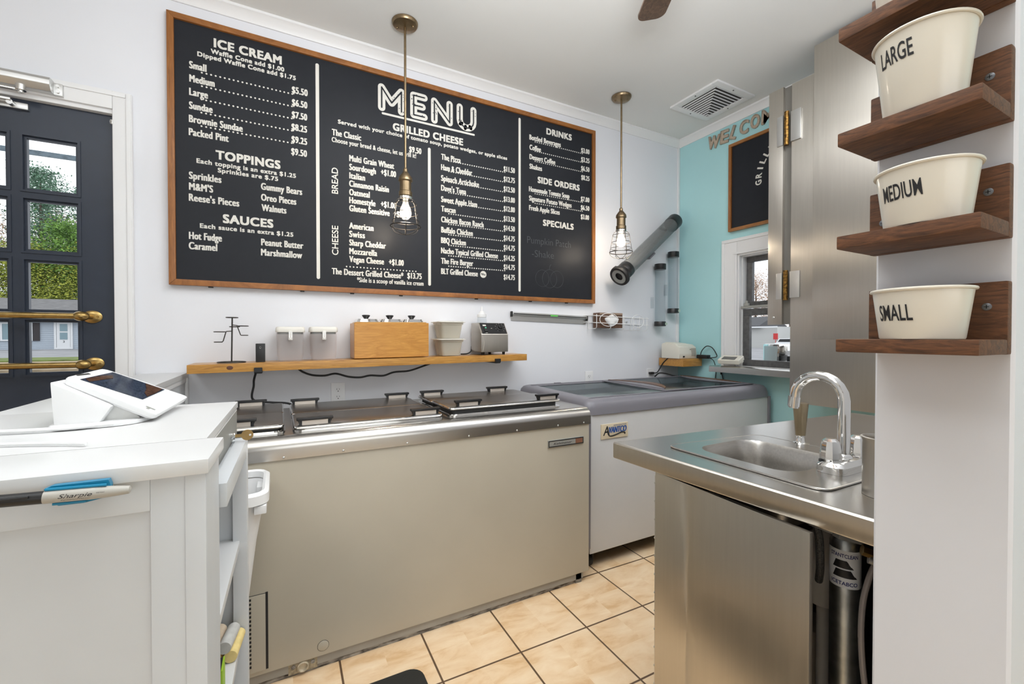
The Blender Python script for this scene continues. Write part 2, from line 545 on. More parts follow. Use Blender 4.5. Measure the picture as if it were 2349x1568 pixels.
BOARD_TEXT = [
    ('ICE CREAM', 'H', -0.269, 0.021, 2.594),
    ('Waffle Cone add $1.00', 'S', -0.281, 0.032, 2.561),
    ('Dipped Waffle Cone add $1.75', 'S', -0.334, 0.085, 2.532),
    ('Small', 'I', -0.366, -0.298, 2.466),
    ('$5.50', 'P', 0.066, 0.141, 2.464),
    ('Medium', 'I', -0.366, -0.266, 2.403),
    ('$6.50', 'P', 0.066, 0.139, 2.399),
    ('Large', 'I', -0.367, -0.293, 2.340),
    ('$7.50', 'P', 0.065, 0.138, 2.336),
    ('Sundae', 'I', -0.368, -0.275, 2.276),
    ('$8.25', 'P', 0.063, 0.137, 2.272),
    ('Brownie Sundae', 'I', -0.369, -0.152, 2.213),
    ('$9.25', 'P', 0.063, 0.137, 2.208),
    ('Packed Pint', 'I', -0.370, -0.211, 2.151),
    ('$9.50', 'P', 0.061, 0.136, 2.145),
    ('TOPPINGS', 'H', -0.265, 0.012, 2.059),
    ('Each topping is an extra $1.25', 'S', -0.341, 0.083, 2.026),
    ('Sprinkles are $.75', 'S', -0.257, 0.001, 1.996),
    ('Sprinkles', 'I', -0.371, -0.242, 1.946),
    ("M&M'S", 'I', -0.371, -0.276, 1.894),
    ("Reese's Pieces", 'I', -0.372, -0.169, 1.842),
    ('Gummy Bears', 'I', -0.076, 0.112, 1.942),
    ('Oreo Pieces', 'I', -0.076, 0.084, 1.887),
    ('Walnuts', 'I', -0.074, 0.038, 1.835),
    ('SAUCES', 'H', -0.238, -0.022, 1.754),
    ('Each sauce is an extra $1.25', 'S', -0.330, 0.069, 1.719),
    ('Hot Fudge', 'I', -0.373, -0.242, 1.662),
    ('Caramel', 'I', -0.374, -0.261, 1.614),
    ('Peanut Butter', 'I', -0.077, 0.116, 1.661),
    ('Marshmallow', 'I', -0.078, 0.110, 1.610),
    ('GRILLED CHEESE', 'H', 0.584, 1.017, 2.387),
    ('Served with your choice of tomato soup, potato wedges, or apple slices', 'S', 0.289, 1.326, 2.357),
    ('The Classic', 'I', 0.258, 0.410, 2.288),
    ('$9.50', 'P', 0.678, 0.752, 2.281),
    ('Choose your bread & cheese, let us grill it!', 'i', 0.257, 0.720, 2.252),
    ('Multi Grain Wheat', 'I', 0.346, 0.591, 2.165),
    ('Sourdough', 'I', 0.346, 0.489, 2.117),
    ('+$1.00', 'P', 0.516, 0.602, 2.119),
    ('Italian', 'I', 0.346, 0.430, 2.070),
    ('Cinnamon Raisin', 'I', 0.345, 0.561, 2.026),
    ('Oatmeal', 'I', 0.345, 0.455, 1.979),
    ('Homestyle', 'I', 0.345, 0.486, 1.935),
    ('+$1.00', 'P', 0.515, 0.602, 1.938),
    ('Gluten Sensitive', 'I', 0.345, 0.565, 1.891),
    ('+$2.00', 'P', 0.584, 0.683, 1.892),
    ('American', 'I', 0.344, 0.475, 1.795),
    ('Swiss', 'I', 0.344, 0.428, 1.749),
    ('Sharp Cheddar', 'I', 0.344, 0.543, 1.702),
    ('Mozzarella', 'I', 0.344, 0.494, 1.655),
    ('Vegan Cheese', 'I', 0.344, 0.532, 1.611),
    ('+$1.00', 'P', 0.559, 0.645, 1.612),
    ('The Dessert Grilled Cheese*', 'I', 0.254, 0.643, 1.538),
    ('$13.75', 'P', 0.665, 0.752, 1.541),
    ('*Side is a scoop of vanilla ice cream', 'i', 0.384, 0.763, 1.503),
    ('The Pizza', 'J', 0.874, 1.001, 2.275),
    ('$11.50', 'P2', 1.300, 1.384, 2.280),
    ('Ham & Cheddar', 'J', 0.873, 1.078, 2.212),
    ('$12.75', 'P2', 1.300, 1.384, 2.214),
    ('Spinach Artichoke', 'J', 0.873, 1.125, 2.146),
    ('$12.50', 'P2', 1.300, 1.384, 2.150),
    ("Dave's Tuna", 'J', 0.873, 1.037, 2.087),
    ('$13.00', 'P2', 1.300, 1.384, 2.084),
    ('Sweet Apple Ham', 'J', 0.873, 1.112, 2.018),
    ('$12.00', 'P2', 1.300, 1.384, 2.021),
    ('Tuscan', 'J', 0.873, 0.967, 1.961),
    ('$13.50', 'P2', 1.300, 1.384, 1.956),
    ('Chicken Bacon Ranch', 'J', 0.873, 1.157, 1.896),
    ('$14.50', 'P2', 1.300, 1.384, 1.895),
    ('Buffalo Chicken', 'J', 0.873, 1.082, 1.833),
    ('$14.75', 'P2', 1.300, 1.384, 1.829),
    ('BBQ Chicken', 'J', 0.872, 1.035, 1.769),
    ('$14.75', 'P2', 1.300, 1.384, 1.767),
    ('Nacho Typical Grilled Cheese', 'J', 0.872, 1.259, 1.707),
    ('$14.25', 'P2', 1.300, 1.384, 1.700),
    ('The Fire Burger', 'J', 0.872, 1.084, 1.644),
    ('$14.75', 'P2', 1.300, 1.384, 1.640),
    ('BLT Grilled Cheese', 'J', 0.872, 1.116, 1.581),
    ('$14.75', 'P2', 1.300, 1.384, 1.574),
    ('DRINKS', 'H', 1.631, 1.845, 2.593),
    ('SIDE ORDERS', 'H', 1.561, 1.915, 2.248),
    ('SPECIALS', 'H', 1.604, 1.863, 1.962),
    ('Bottled Beverages', 'K', 1.495, 1.751, 2.528),
    ('Coffee', 'K', 1.496, 1.587, 2.461),
    ('Dessert Coffee', 'K', 1.496, 1.705, 2.397),
    ('Shakes', 'K', 1.496, 1.596, 2.333),
    ('$3.00', 'P3', 1.928, 2.004, 2.527),
    ('$3.25', 'P3', 1.928, 2.004, 2.462),
    ('$6.50', 'P3', 1.928, 2.004, 2.398),
    ('$8.25', 'P3', 1.929, 2.004, 2.333),
    ('Homemade Tomato Soup', 'K', 1.492, 1.826, 2.180),
    ('Signature Potato Wedges', 'K', 1.493, 1.845, 2.118),
    ('Fresh Apple Slices', 'K', 1.493, 1.743, 2.054),
    ('$7.00', 'P3', 1.926, 2.004, 2.178),
    ('$6.50', 'P3', 1.926, 2.004, 2.116),
    ('$3.00', 'P3', 1.926, 2.001, 2.050),
    ('Pumpkin Patch', 'C', 1.479, 1.838, 1.832),
    ('-Shake', 'C', 1.516, 1.694, 1.743),
]
BOARD_DOTS = [(-0.317, 0.068, 2.458, 22), (-0.317, 0.066, 2.394, 22), (-0.319, 0.065, 2.331, 22), (-0.32, 0.065, 2.268, 22), (-0.32, 0.064, 2.204, 22), (0.33, 0.716, 1.585, 22), (0.923, 1.309, 2.275, 26), (0.923, 1.308, 2.211, 26), (0.923, 1.308, 2.146, 26), (0.923, 1.308, 2.082, 26), (0.923, 1.308, 2.019, 26), (0.923, 1.308, 1.953, 26), (0.922, 1.308, 1.889, 26), (0.922, 1.308, 1.825, 26), (0.922, 1.308, 1.76, 26), (0.922, 1.308, 1.696, 26), (0.922, 1.308, 1.632, 26), (1.541, 1.939, 2.521, 25), (1.541, 1.94, 2.458, 25), (1.541, 1.94, 2.39, 25), (1.541, 1.94, 2.171, 25), (1.541, 1.94, 2.106, 25)]
BOARD_CAP = {'H': 0.043, 'S': 0.0222, 'I': 0.034, 'P': 0.034, 'i': 0.026, 'J': 0.035, 'P2': 0.034, 'K': 0.034, 'P3': 0.034, 'C': 0.045}

# ------------------------------------------------------------------ room shell
XT, YW, ZC = 2.962, 2.56, 2.822
floor = build('floor', MB().box(-3.1, 3.1, -3.1, 2.7, -0.1, 0), M_tile)
tag(floor, 'tan mottled ceramic tile floor with brown grout', 'floor', kind='structure')
struct('ceiling', MB().box(-3.1, 3.1, -3.1, 2.7, ZC, ZC + 0.12), M_ceil, 'flat grey white painted ceiling', 'ceiling')
DX0, DX1, DZ = -1.60, -0.643, 2.192
mb = MB().box(-3.1, DX0, YW, YW + .14, 0, ZC).box(DX1, XT + .14, YW, YW + .14, 0, ZC).box(DX0, DX1, YW, YW + .14, DZ, ZC)
struct('wall_back', mb, M_wall, 'white painted wall carrying the large menu board', 'wall')
WY0, WY1, WZ0, WZ1 = 1.22, 2.022, 0.985, 1.80
mb = MB().box(XT, XT + .14, -3.1, WY0, 0, ZC).box(XT, XT + .14, WY1, YW, 0, ZC)
mb.box(XT, XT + .14, WY0, WY1, 0, WZ0).box(XT, XT + .14, WY0, WY1, WZ1, ZC)
struct('wall_right', mb, M_teal, 'teal painted wall with the service window', 'wall')
struct('wall_left', MB().box(-3.14, -3.0, -3.1, 2.7, 0, ZC), M_wall, 'white side wall of the customer area', 'wall')
struct('wall_front', MB().box(-3.1, 3.1, -3.14, -3.0, 0, ZC), M_wall, 'white wall behind the viewpoint', 'wall')
struct('wall_partition', MB().box(0.9, XT, 0.201, 0.362, 0, ZC, 0.004, 1), M_wall, 'white partition wall end carrying the cup shelves', 'wall')
# crown, corner strip
crown = [(0, 0), (0, -0.052), (-0.008, -0.052), (-0.014, -0.040), (-0.034, -0.018), (-0.046, -0.012), (-0.046, 0)]
struct('trim_1', MB().prism([(YW + u, ZC + v) for u, v in crown], 'x', -3.0, XT), M_trim, 'white crown moulding above the menu board', 'moulding')
struct('trim_2', MB().prism([(XT + u, ZC + v) for u, v in crown], 'y', 0.362, YW), M_trim, 'white crown moulding above the teal wall', 'moulding')
struct('trim_3', MB().box(XT - .022, XT - .001, YW - .012, YW, 1.16, ZC - .05, .003).box(XT - .03, XT - .012, YW - .02, YW, 1.13, 1.30, .003), M_trim, 'narrow white strip down the corner by the teal wall', 'trim')

# ------------------------------------------------------------------ entrance door
door = thing('door_1', 'navy blue entrance door with small panes and brass push bars', 'door', (-1.1, 2.59, 0))
door['kind'] = 'structure'
mb = MB()
ly0, ly1 = 2.572, 2.614
cols = [(-1.374, -1.192), (-1.159, -0.977), (-0.944, -0.762)]
rows = [(1.809, 2.048), (1.553, 1.785), (1.300, 1.529), (1.033, 1.276)]
mb.box(-1.545, -1.374, ly0, ly1, 0.01, 2.186).box(-0.762, -0.650, ly0, ly1, 0.01, 2.186)
mb.box(-1.374, -0.762, ly0, ly1, 0.01, 1.033).box(-1.374, -0.762, ly0, ly1, 2.048, 2.186)
for a, b in ((-1.192, -1.159), (-0.977, -0.944)):
    mb.box(a, b, ly0, ly1, 1.033, 2.048)
for a, b in ((1.785, 1.809), (1.529, 1.553), (1.276, 1.300)):
    for c0, c1 in cols:
        mb.box(c0, c1, ly0, ly1, a, b)
build('door_leaf', mb, M_navy, door)
for c0, c1 in cols:
    for r0, r1 in rows:
        mb = MB().frame(c0 - .003, c1 + .003, r0 - .003, r1 + .003, .009, ly0 - .004, ly1 - .012).frame(c0, c1, r0, r1, .015, ly0 + .008, ly1 - .014)
        build('glazing_bead', mb, M_navy, door)
        build('glass_pane', MB().box(c0 + .004, c1 - .004, 2.597, 2.601, r0 + .004, r1 - .004), M_glass, door)
mb = MB().box(DX1, -0.577, 2.536, YW, 0, 2.286, .004).box(-1.70, DX1, 2.536, YW, 2.206, 2.286, .004)
mb.box(-1.69, -0.597, 2.531, 2.538, 2.262, 2.280, .002).box(-0.596, -0.58, 2.531, 2.538, 0, 2.280, .002)
mb.box(DX1 - .004, DX1 + .010, 2.548, 2.615, 0, 2.21, .002).box(-1.60, DX1, 2.548, 2.615, 2.188, 2.21, .002)
mb.box(-1.67, -1.60, 2.536, YW, 0, 2.286, .004)
build('door_casing', mb, M_trim, door)['label'] = 'white painted casing'
for z in (1.287, 1.080):
    x = -0.732 if z > 1.2 else -0.727
    pb = build('push_bar', MB().cyl((-1.46, 2.50, z), (x - .025, 2.50, z), .0125, seg=20), M_brass, door)
    mb = MB()
    for xx in (x, -1.46):
        mb.ball((xx - .012, 2.503, z), .022, (1.25, 1, 0.95))
        mb.cyl((xx, 2.51, z), (xx, 2.565, z), .012)
        mb.lathe([(.034, 0), (.034, .004), (.026, .008), (.012, .010)], M=Matrix.Translation((xx + .006, 2.571, z)) @ Matrix.Rotation(pi / 2, 4, 'X') @ Matrix.Diagonal((1, .8, 1, 1)))
        mb.cyl((xx + .026, 2.566, z), (xx + .026, 2.558, z), .005)
    build('bar_bracket', mb, M_brass, pb)
cl = build('door_closer', MB().prism([(2.536, 2.214), (2.536, 2.268), (2.492, 2.268), (2.484, 2.256), (2.484, 2.236), (2.500, 2.214)], 'x', -1.32, -0.826, .002), M_alu, door)
mb = MB().box(-0.826, -0.798, 2.520, 2.537, 2.212, 2.262, .002)
mb.cyl((-0.812, 2.520, 2.25), (-0.812, 2.514, 2.25), .006).cyl((-0.812, 2.520, 2.226), (-0.812, 2.514, 2.226), .006)
build('end_bracket', mb, M_alu, cl)
mb = MB().cyl((-0.915, 2.50, 2.218), (-0.915, 2.50, 2.196), .016).box(-1.30, -0.91, 2.494, 2.508, 2.194, 2.202, .002)
mb.cyl((-0.915, 2.50, 2.200), (-0.915, 2.50, 2.188), .009)
build('closer_arm', mb, M_chrome, cl)
mb = MB().box(-1.08, -0.915, 2.556, 2.572, 2.142, 2.168, .004).cyl((-0.96, 2.556, 2.155), (-0.96, 2.53, 2.155), .010).box(-1.30, -0.955, 2.524, 2.536, 2.160, 2.170, .002)
build('arm_shoe', mb, M_alu, cl)
build('latch_hook', MB().box(-.656, -.648, 2.555, 2.565, 2.145, 2.165, .002).tube([(-.652, 2.556, 2.16), (-.654, 2.548, 2.155), (-.653, 2.55, 2.147)], .002), M_chrome, door)

# ------------------------------------------------------------------ service window
win = thing('window_1', 'white framed sliding service window in the teal wall', 'window', (XT, 1.62, WZ0))
win['kind'] = 'structure'
mb = MB()
def yframe(mb, y0, y1, z0, z1, w, x0, x1, bev=0):
    mb.box(x0, x1, y0, y1, z1 - w, z1, bev); mb.box(x0, x1, y0, y1, z0, z0 + w, bev)
    mb.box(x0, x1, y0, y0 + w, z0 + w, z1 - w, bev); mb.box(x0, x1, y1 - w, y1, z0 + w, z1 - w, bev)
mb.box(2.944, XT, WY1, 2.141, .985, 1.916, .004).box(2.944, XT, 1.10, WY0, .985, 1.916, .004).box(2.944, XT, WY0, WY1, WZ1, 1.916, .004)
mb.box(2.938, 2.946, 2.118, 2.141, .985, 1.893, .002).box(2.938, 2.946, 1.10, 2.141, 1.893, 1.916, .002)
mb.box(2.940, 2.946, 2.035, 2.050, .985, 1.800, .002).box(2.940, 2.946, 1.20, 2.050, 1.80, 1.815, .002)
build('window_casing', mb, M_trim, win)
mb = MB()
for k, w in ((0, .012), (1, .02)):
    mb.box(2.958 + .03 * k, 3.09, WY1 - w, WY1, WZ0, WZ1 - w).box(2.958 + .03 * k, 3.09, WY0, WY1, WZ1 - w, WZ1).box(2.958 + .03 * k, 3.09, WY0, WY0 + w, WZ0, WZ1)
build('jamb', mb, M_trim, win)
M_sash = mat('dark_sash', (0.11, 0.11, 0.11), 0.45, noise=.3, nscale=40)
mb = MB(); yframe(mb, WY0 + .02, WY1 - .022, 1.415, WZ1 - .018, .040, 3.03, 3.06, .003)
up = build('upper_sash', mb, M_sash, win)
build('glass_pane', MB().box(3.043, 3.047, WY0 + .055, WY1 - .058, 1.45, 1.75), M_glass, up)
mb = MB(); yframe(mb, WY0 + .02, WY1 - .022, WZ0, 1.40, .048, 2.99, 3.02, .003)
lo = build('lower_sash', mb, M_sash, win)
build('glass_pane', MB().box(3.003, 3.007, WY0 + .06, WY1 - .066, 1.028, 1.36), M_glass, lo)
build('meeting_rail', MB().box(2.978, 3.022, WY0 + .02, WY1 - .01, 1.404, 1.422, .003).box(2.972, 2.99, 1.95, 1.985, 1.42, 1.44, .003).cyl((2.98, 1.967, 1.44), (2.98, 1.967, 1.458), .008), M_greyl, lo)
build('window_sill', MB().box(2.94, 3.09, WY0, WY1, .965, .987, .003), M_trim, win)

# steel ledge under the window
sl = thing('steel_window_ledge', 'stainless steel ledge under the service window', 'ledge', (2.90, 1.6, .94))
mb = MB().prism([(XT, .985), (2.835, .985), (2.825, .978), (2.825, .940), (2.832, .940), (2.832, .970), (XT, .970)], 'y', 0.90, 2.158)
build('ledge_top', mb, M_steelh, sl)
build('end_plate', MB().box(2.832, XT, 2.150, 2.158, .938, .984), M_steel, sl)

# ------------------------------------------------------------------ outdoors
def add_ground(name, vs, m, label, cat):
    mb = MB(); mb.faces(vs, [tuple(range(len(vs)))])
    o = build(name, mb, m, smooth=0)
    return tag(o, label, cat, kind='structure')
M_asph = mat('pale_asphalt', (0.30, 0.30, 0.31), 0.9, noise=.2, nscale=.6)
M_grass = mat('lawn', (0.16, 0.21, 0.045), 0.95, noise=.5, nscale=3)
M_dry = mat('dry_verge', (0.36, 0.28, 0.18), 0.95, noise=.4, nscale=2)
M_conc = mat('pale_concrete', (0.55, 0.54, 0.52), 0.9, noise=.1)
def gz(y): return -0.15 + max(0, y - 8) / 37 * 0.39
add_ground('parking_ground', [(-60, 2.71, -.15), (3.0, 2.71, -.15), (3.0, 8, -.15), (-60, 8, -.15)], M_conc, 'pale concrete apron outside the entrance door', 'ground')
add_ground('road_ground', [(-60, 8, -.15), (3, 8, -.15), (3, 60, gz(60)), (-60, 60, gz(60))], M_asph, 'pale grey road in front of the grey house', 'road')
for y0, y1, m, nm, lb, ct in ((27.5, 31.5, M_grass, 'grass_verge', 'green grass verge along the road seen through the door', 'grass'), (20.5, 27.4, M_dry, 'dry_verge', 'brown dry verge below the green grass strip', 'verge')):
    mb = MB().box(-40, 2.5, y0, y1, gz(y1) - .1, gz(y1) + .02)
    tag(build(nm, mb, m), lb, ct, kind='stuff')
add_ground('side_ground', [(3.12, -20, -.2), (110, -20, -.95), (110, 90, -.95), (3.12, 61, -.2)], M_asph, 'grey paved lot outside the service window', 'ground')

hs = thing('grey_house', 'low grey sided house with shingle roof across the road seen through the door', 'house', (-16, 45, .2))
M_side = mat('grey_siding', (0.42, 0.47, 0.53), 0.7, noise=.05)
M_roof = mat('grey_shingles', (0.21, 0.205, 0.205), 0.9, noise=.35, nscale=2.5, stretch=(1, 6, 6))
mb = MB()
for i in range(14):
    z = .2 + i * .155
    mb.prism([(45.0, z), (44.98, z), (45.0, z + .155)], 'x', -30, -8)
mb.box(-30, -8, 45, 52, .1, 2.4)
build('siding', mb, M_side, hs)
build('roof', MB().prism([(44.5, 2.30), (44.5, 2.42), (48.5, 4.22), (52.5, 2.42), (52.5, 2.30)], 'x', -30.4, -7.6), M_roof, hs)
M_hwhite = mat('house_white', (0.75, 0.76, 0.77), 0.6)
M_shut = mat('shutter_dark', (0.035, 0.028, 0.03), 0.6)
M_hglass = mat('house_window_glass', (0.20, 0.30, 0.34), 0.1)
wf = build('window', MB().frame(-17.66, -16.0, .88, 2.22, .10, 44.88, 45), M_hwhite, hs)
build('pane', MB().box(-17.56, -16.1, 44.92, 44.95, .98, 2.12), M_hglass, wf)
build('shutter', MB().box(-15.97, -15.64, 44.90, 44.99, .88, 2.22), M_shut, hs)
build('shutter', MB().box(-18.02, -17.69, 44.90, 44.99, .88, 2.22), M_shut, hs)
dr = build('front_door', MB().box(-14.72, -13.97, 44.92, 44.99, .33, 2.23).frame(-14.86, -13.83, .25, 2.33, .12, 44.90, 44.98), M_hwhite, hs)
build('pane', MB().box(-14.54, -14.12, 44.90, 44.915, .98, 1.50).box(-14.54, -14.12, 44.90, 44.915, 1.60, 2.15), M_hglass, dr)
letter('door_number', '3', M_ink, lambda u, v: Vector((-14.38 + u, 44.91, .74 + v)), .10, .15, dr, 0)

pf = thing('awning_beam', 'grey blue metal awning beam outside above the door panes', 'beam', (-1.5, 3.6, 2.2))
M_awn = mat('awning_metal', (0.22, 0.28, 0.32), 0.6, noise=.3, nscale=40)
build('beam', MB().box(-4.0, 1.0, 3.59, 3.61, 2.270, 2.296), M_awn, pf)
build('fascia', MB().box(-4.0, 1.0, 3.30, 3.34, 2.362, 2.42), M_awn, pf)
build('post', MB().box(.9, 1.0, 3.5, 3.6, -.15, 2.262), M_awn, pf)
build('post', MB().box(-4.0, -3.9, 3.5, 3.6, -.15, 2.262), M_awn, pf)

def leafmat(nm, a, b):
    return mat(nm, a, 0.8, noise=.0) if False else mat(nm, a, 0.85, noise=.55, nscale=1.6, dark=b)
LM = [leafmat('pine_needles', (0.17, 0.30, 0.20), (0.05, 0.10, 0.065)), leafmat('autumn_brown', (0.46, 0.28, 0.16), (0.18, 0.11, 0.065)),
      leafmat('olive_leaves', (0.38, 0.40, 0.06), (0.12, 0.16, 0.02)), leafmat('green_leaves', (0.20, 0.36, 0.07), (0.05, 0.11, 0.02))]
M_bark = mat('bark', (0.09, 0.07, 0.055), 0.9)
def tree(label, loc, h, w, kind, nleaf, size, base=.15, group='trees behind the grey house', name='tree'):
    rnd = random.Random(int(loc[0] * 31 + loc[1] * 17))
    t = thing(name, label, 'tree', loc, 0, group)
    mb = MB().cyl((loc[0], loc[1], loc[2]), (loc[0], loc[1], loc[2] + h * .93), .16 + .012 * h, .03, 8)
    for i in range(16 if kind != 1 else 40):
        z = h * (base + (1 - base) * rnd.random() * .9)
        a = rnd.random() * 6.28
        r = w * .5 * (1 - .6 * z / h)
        mb.cyl((loc[0], loc[1], loc[2] + z * .93), (loc[0] + r * cos(a), loc[1] + r * sin(a), loc[2] + z), .06, .015, 5)
    build('trunk', mb, M_bark, t)
    vs, fs = [], []
    nc = max(10, nleaf // 90)
    for c in range(nc):
        f = rnd.random() ** .8
        z = h * (base + (1 - base) * f)
        prof = (1 - .85 * f) if kind == 0 else (sin(pi * min(.97, .18 + .8 * f)) )
        a = rnd.random() * 6.28
        r = w * .5 * prof * sqrt(rnd.random())
        cx_, cy_, cz_ = r * cos(a), r * sin(a), z
        cs = (.075 if kind == 0 else .075) * w + .12
        for k in range(nleaf // nc):
            p = Vector((cx_ + rnd.gauss(0, cs), cy_ + rnd.gauss(0, cs), cz_ + rnd.gauss(0, cs * (.35 if kind == 0 else .7))))
            u = Vector((rnd.gauss(0, 1), rnd.gauss(0, 1), rnd.gauss(0, .5))).normalized() * size * (.3 + .7 * rnd.random())
            v = u.orthogonal().normalized() * size * (.25 + .4 * rnd.random())
            n0 = len(vs)
            q = p + Vector(loc)
            vs += [q - u, q + v, q + u, q - v]
            fs.append((n0, n0 + 1, n0 + 2, n0 + 3))
    me = bpy.data.meshes.new('foliage')
    me.from_pydata([tuple(v) for v in vs], [], fs)
    link_mesh('foliage', me, LM[kind], t, smooth=0)
    return t
tree('tall blue green pine against the white sky, left of the door mullion gap', (-21.0, 61, .2), 18.0, 8, 0, 6000, .17)
tree('tall sparse pine at the centre of the right pane column', (-20.0, 58, .2), 16.8, 7, 0, 6000, .15)
tree('narrow pine at the right edge of the pane column', (-17.6, 60, .2), 16.2, 5, 0, 4500, .15)
tree('bare brown autumn tree behind the pines on the left', (-23.5, 56, .2), 13.2, 7.5, 1, 10000, .11)
tree('brown autumn tree just behind the green spruce', (-21.0, 64, .2), 14.0, 8, 1, 10000, .11)
tree('broad mid green tree filling the second pane', (-17.2, 55, .2), 11.3, 6.5, 3, 22000, .13, .05)
tree('olive green shrub tree behind the left of the house roof', (-19.6, 53.6, .2), 8.6, 7.5, 2, 20000, .13, .02)
tree('yellow green shrub tree behind the right of the house roof', (-14.6, 53.8, .2), 8.9, 7.5, 2, 20000, .13, .02)
tree('green shrub tree by the far left of the house', (-24.4, 54, .2), 8.5, 7, 3, 14000, .14, .02)

bd = thing('roadside_building', 'low pale grey building with dark roof seen through the service window', 'building', (70, 45, -.9))
mb = MB().box(70, 76, 41.0, 60, -.95, 2.8)
for i in range(16):
    z = -.9 + i * .23
    mb.prism([(70.0, z), (69.96, z), (70.0, z + .23)], 'y', 41.0, 60)
M_pale = mat('pale_siding', (0.52, 0.52, 0.50), 0.7)
build('siding', mb, M_pale, bd)
build('roof', MB().prism([(69.3, 2.75), (69.3, 3.0), (73, 4.6), (77, 3.0), (77, 2.75)], 'y', 43.5, 61), mat('charcoal_roof', (0.09, 0.09, 0.095), 0.85), bd)
build('fascia', MB().box(69.2, 69.35, 40.6, 60, 2.62, 2.85), M_hwhite, bd)
tag(build('red_sign', MB().box(69.4, 69.5, 40.6, 41.3, .75, 1.7).cyl((69.45, 40.95, -.93), (69.45, 40.95, .76), .04), M_red), 'small red sign at the corner of the pale grey building', 'sign')
cr = thing('white_suv', 'white sport utility car parked beside the pale grey building', 'car', (70, 38.6, -.95))
body = [(41.0, -.35), (41.0, .35), (40.6, .55), (40.2, 1.15), (37.6, 1.2), (37.0, .5), (36.2, .3), (36.2, -.35)]
build('body', MB().prism([(a, b - .25) for a, b in body], 'x', 69.1, 70.9, .05), mat('white_car_paint', (.85, .85, .86), .25, coat=.5), cr)
build('side_window', MB().prism([(40.4, .36), (40.08, .80), (37.75, .84), (37.25, .36)], 'x', 69.08, 70.92), M_black, cr)
for yy in (40.2, 37.1):
    build('wheel', MB().cyl((69.05, yy, -.58), (69.35, yy, -.58), .36), M_rubber, cr)
    build('wheel', MB().cyl((70.65, yy, -.58), (70.95, yy, -.58), .36), M_rubber, cr)
tree('brown autumn tree above the pale building roof', (84, 53.5, -.9), 14.5, 12, 1, 8000, .17, .05, 'trees seen through the service window')
tree('thin bare brown tree near the window sash', (86, 58.5, -.9), 15.5, 11, 1, 5000, .16, .05, 'trees seen through the service window')
tree('bare autumn tree at the right of the window view', (88, 49, -.9), 15, 12, 1, 8000, .17, .05, 'trees seen through the service window')
ol = thing('outdoor_order_ledge', 'pale ledge outside the service window', 'ledge', (3.3, 1.6, 1.0))
build('ledge_top', MB().box(3.105, 3.50, 1.0, 2.4, .985, 1.005, .004), M_alu, ol)
nd = thing('napkin_dispenser', 'chrome napkin dispenser standing outside on the order ledge', 'dispenser', (3.24, 1.93, 1.005))
build('casing', MB().box(3.20, 3.36, 1.86, 1.98, 1.007, 1.145, .012), M_chrome, nd)
build('face_plate', MB().box(3.192, 3.20, 1.875, 1.968, 1.02, 1.13, .004), mat('napkin_face', (.55, .6, .6), .2), nd)
nd = thing('napkin_dispenser', 'second chrome dispenser lying open behind the napkin dispenser', 'dispenser', (3.3, 1.74, 1.005))
build('casing', MB().box(3.22, 3.40, 1.66, 1.82, 1.007, 1.06, .012), M_black, nd)
build('lid', MB().box(3.30, 3.40, 1.66, 1.84, 1.062, 1.14, .012), M_chrome, nd)

# ------------------------------------------------------------------ menu board
mbd = thing('menu_board', 'large black menu board in an orange wood frame on the white wall', 'menu board', (0.8, YW, 1.45))
build('board_panel', MB().box(-0.43, 2.03, 2.54, 2.557, 1.464, 2.682), M_board, mbd)
FX0, FX1, FZ0, FZ1, FW = -0.449, 2.052, 1.442, 2.705, 0.027
for z0, z1, f in ((FZ1 - FW, FZ1, 1), (FZ0, FZ0 + FW, -1)):
    zi = z0 if f == 1 else z1
    zo = z1 if f == 1 else z0
    build('frame_rail', MB().prism([(FX0, zo), (FX1, zo), (FX1 - FW, zi), (FX0 + FW, zi)], 'y', 2.528, 2.558, .002), M_frame, mbd)
for xo, f in ((FX0, 1), (FX1, -1)):
    xi = xo + f * FW
    build('frame_stile', MB().prism([(xo, FZ0), (xo, FZ1), (xi, FZ1 - FW), (xi, FZ0 + FW)], 'y', 2.528, 2.558, .002), M_framev, mbd)
for x in (-.3, .1, .35, .62, 1.1, 1.5, 1.8):
    build('hanger_clip', MB().box(x, x + .02, 2.545, 2.556, 1.436, 1.443), M_black, mbd)
TY = 2.5392
def bfn(x0, z0, y=TY):
    return lambda u, v: Vector((x0 + u, y, z0 + v))
for t, st, x0, x1, z0 in BOARD_TEXT:
    sk_ = {'H': (.0052, .0038), 'S': (.0024, .0018), 'C': None, 'i': (.0022, .0008)}.get(st, (.0036, .0012))
    letter('lettering', t, M_chalk if st == 'C' else M_cream, bfn(x0, z0), x1 - x0, BOARD_CAP[st], mbd, 0.0 if sk_ else -.012, 0, sk_, 1.0 if st == 'C' else 1.10)
for x0, x1, z, n in BOARD_DOTS:
    mb = MB()
    for i in range(n):
        x = x0 + (x1 - x0) * i / (n - 1)
        mb.faces([(x + .0042 * cos(a * pi / 4), TY, z + .0042 * sin(a * pi / 4)) for a in range(8)], [tuple(range(8))])
    build('leader_dots', mb, M_cream, mbd, smooth=0)
def stroke(mb, pts, r, y, n=8):
    """flat rounded stroke in the board plane"""
    for (xa, za), (xb, zb) in zip(pts, pts[1:]):
        a = atan2(zb - za, xb - xa)
        vs = [(xb + r * cos(a - pi / 2 + pi * k / n), y, zb + r * sin(a - pi / 2 + pi * k / n)) for k in range(n + 1)]
        vs += [(xa + r * cos(a + pi / 2 + pi * k / n), y, za + r * sin(a + pi / 2 + pi * k / n)) for k in range(n + 1)]
        mb.faces(vs, [tuple(range(len(vs)))])
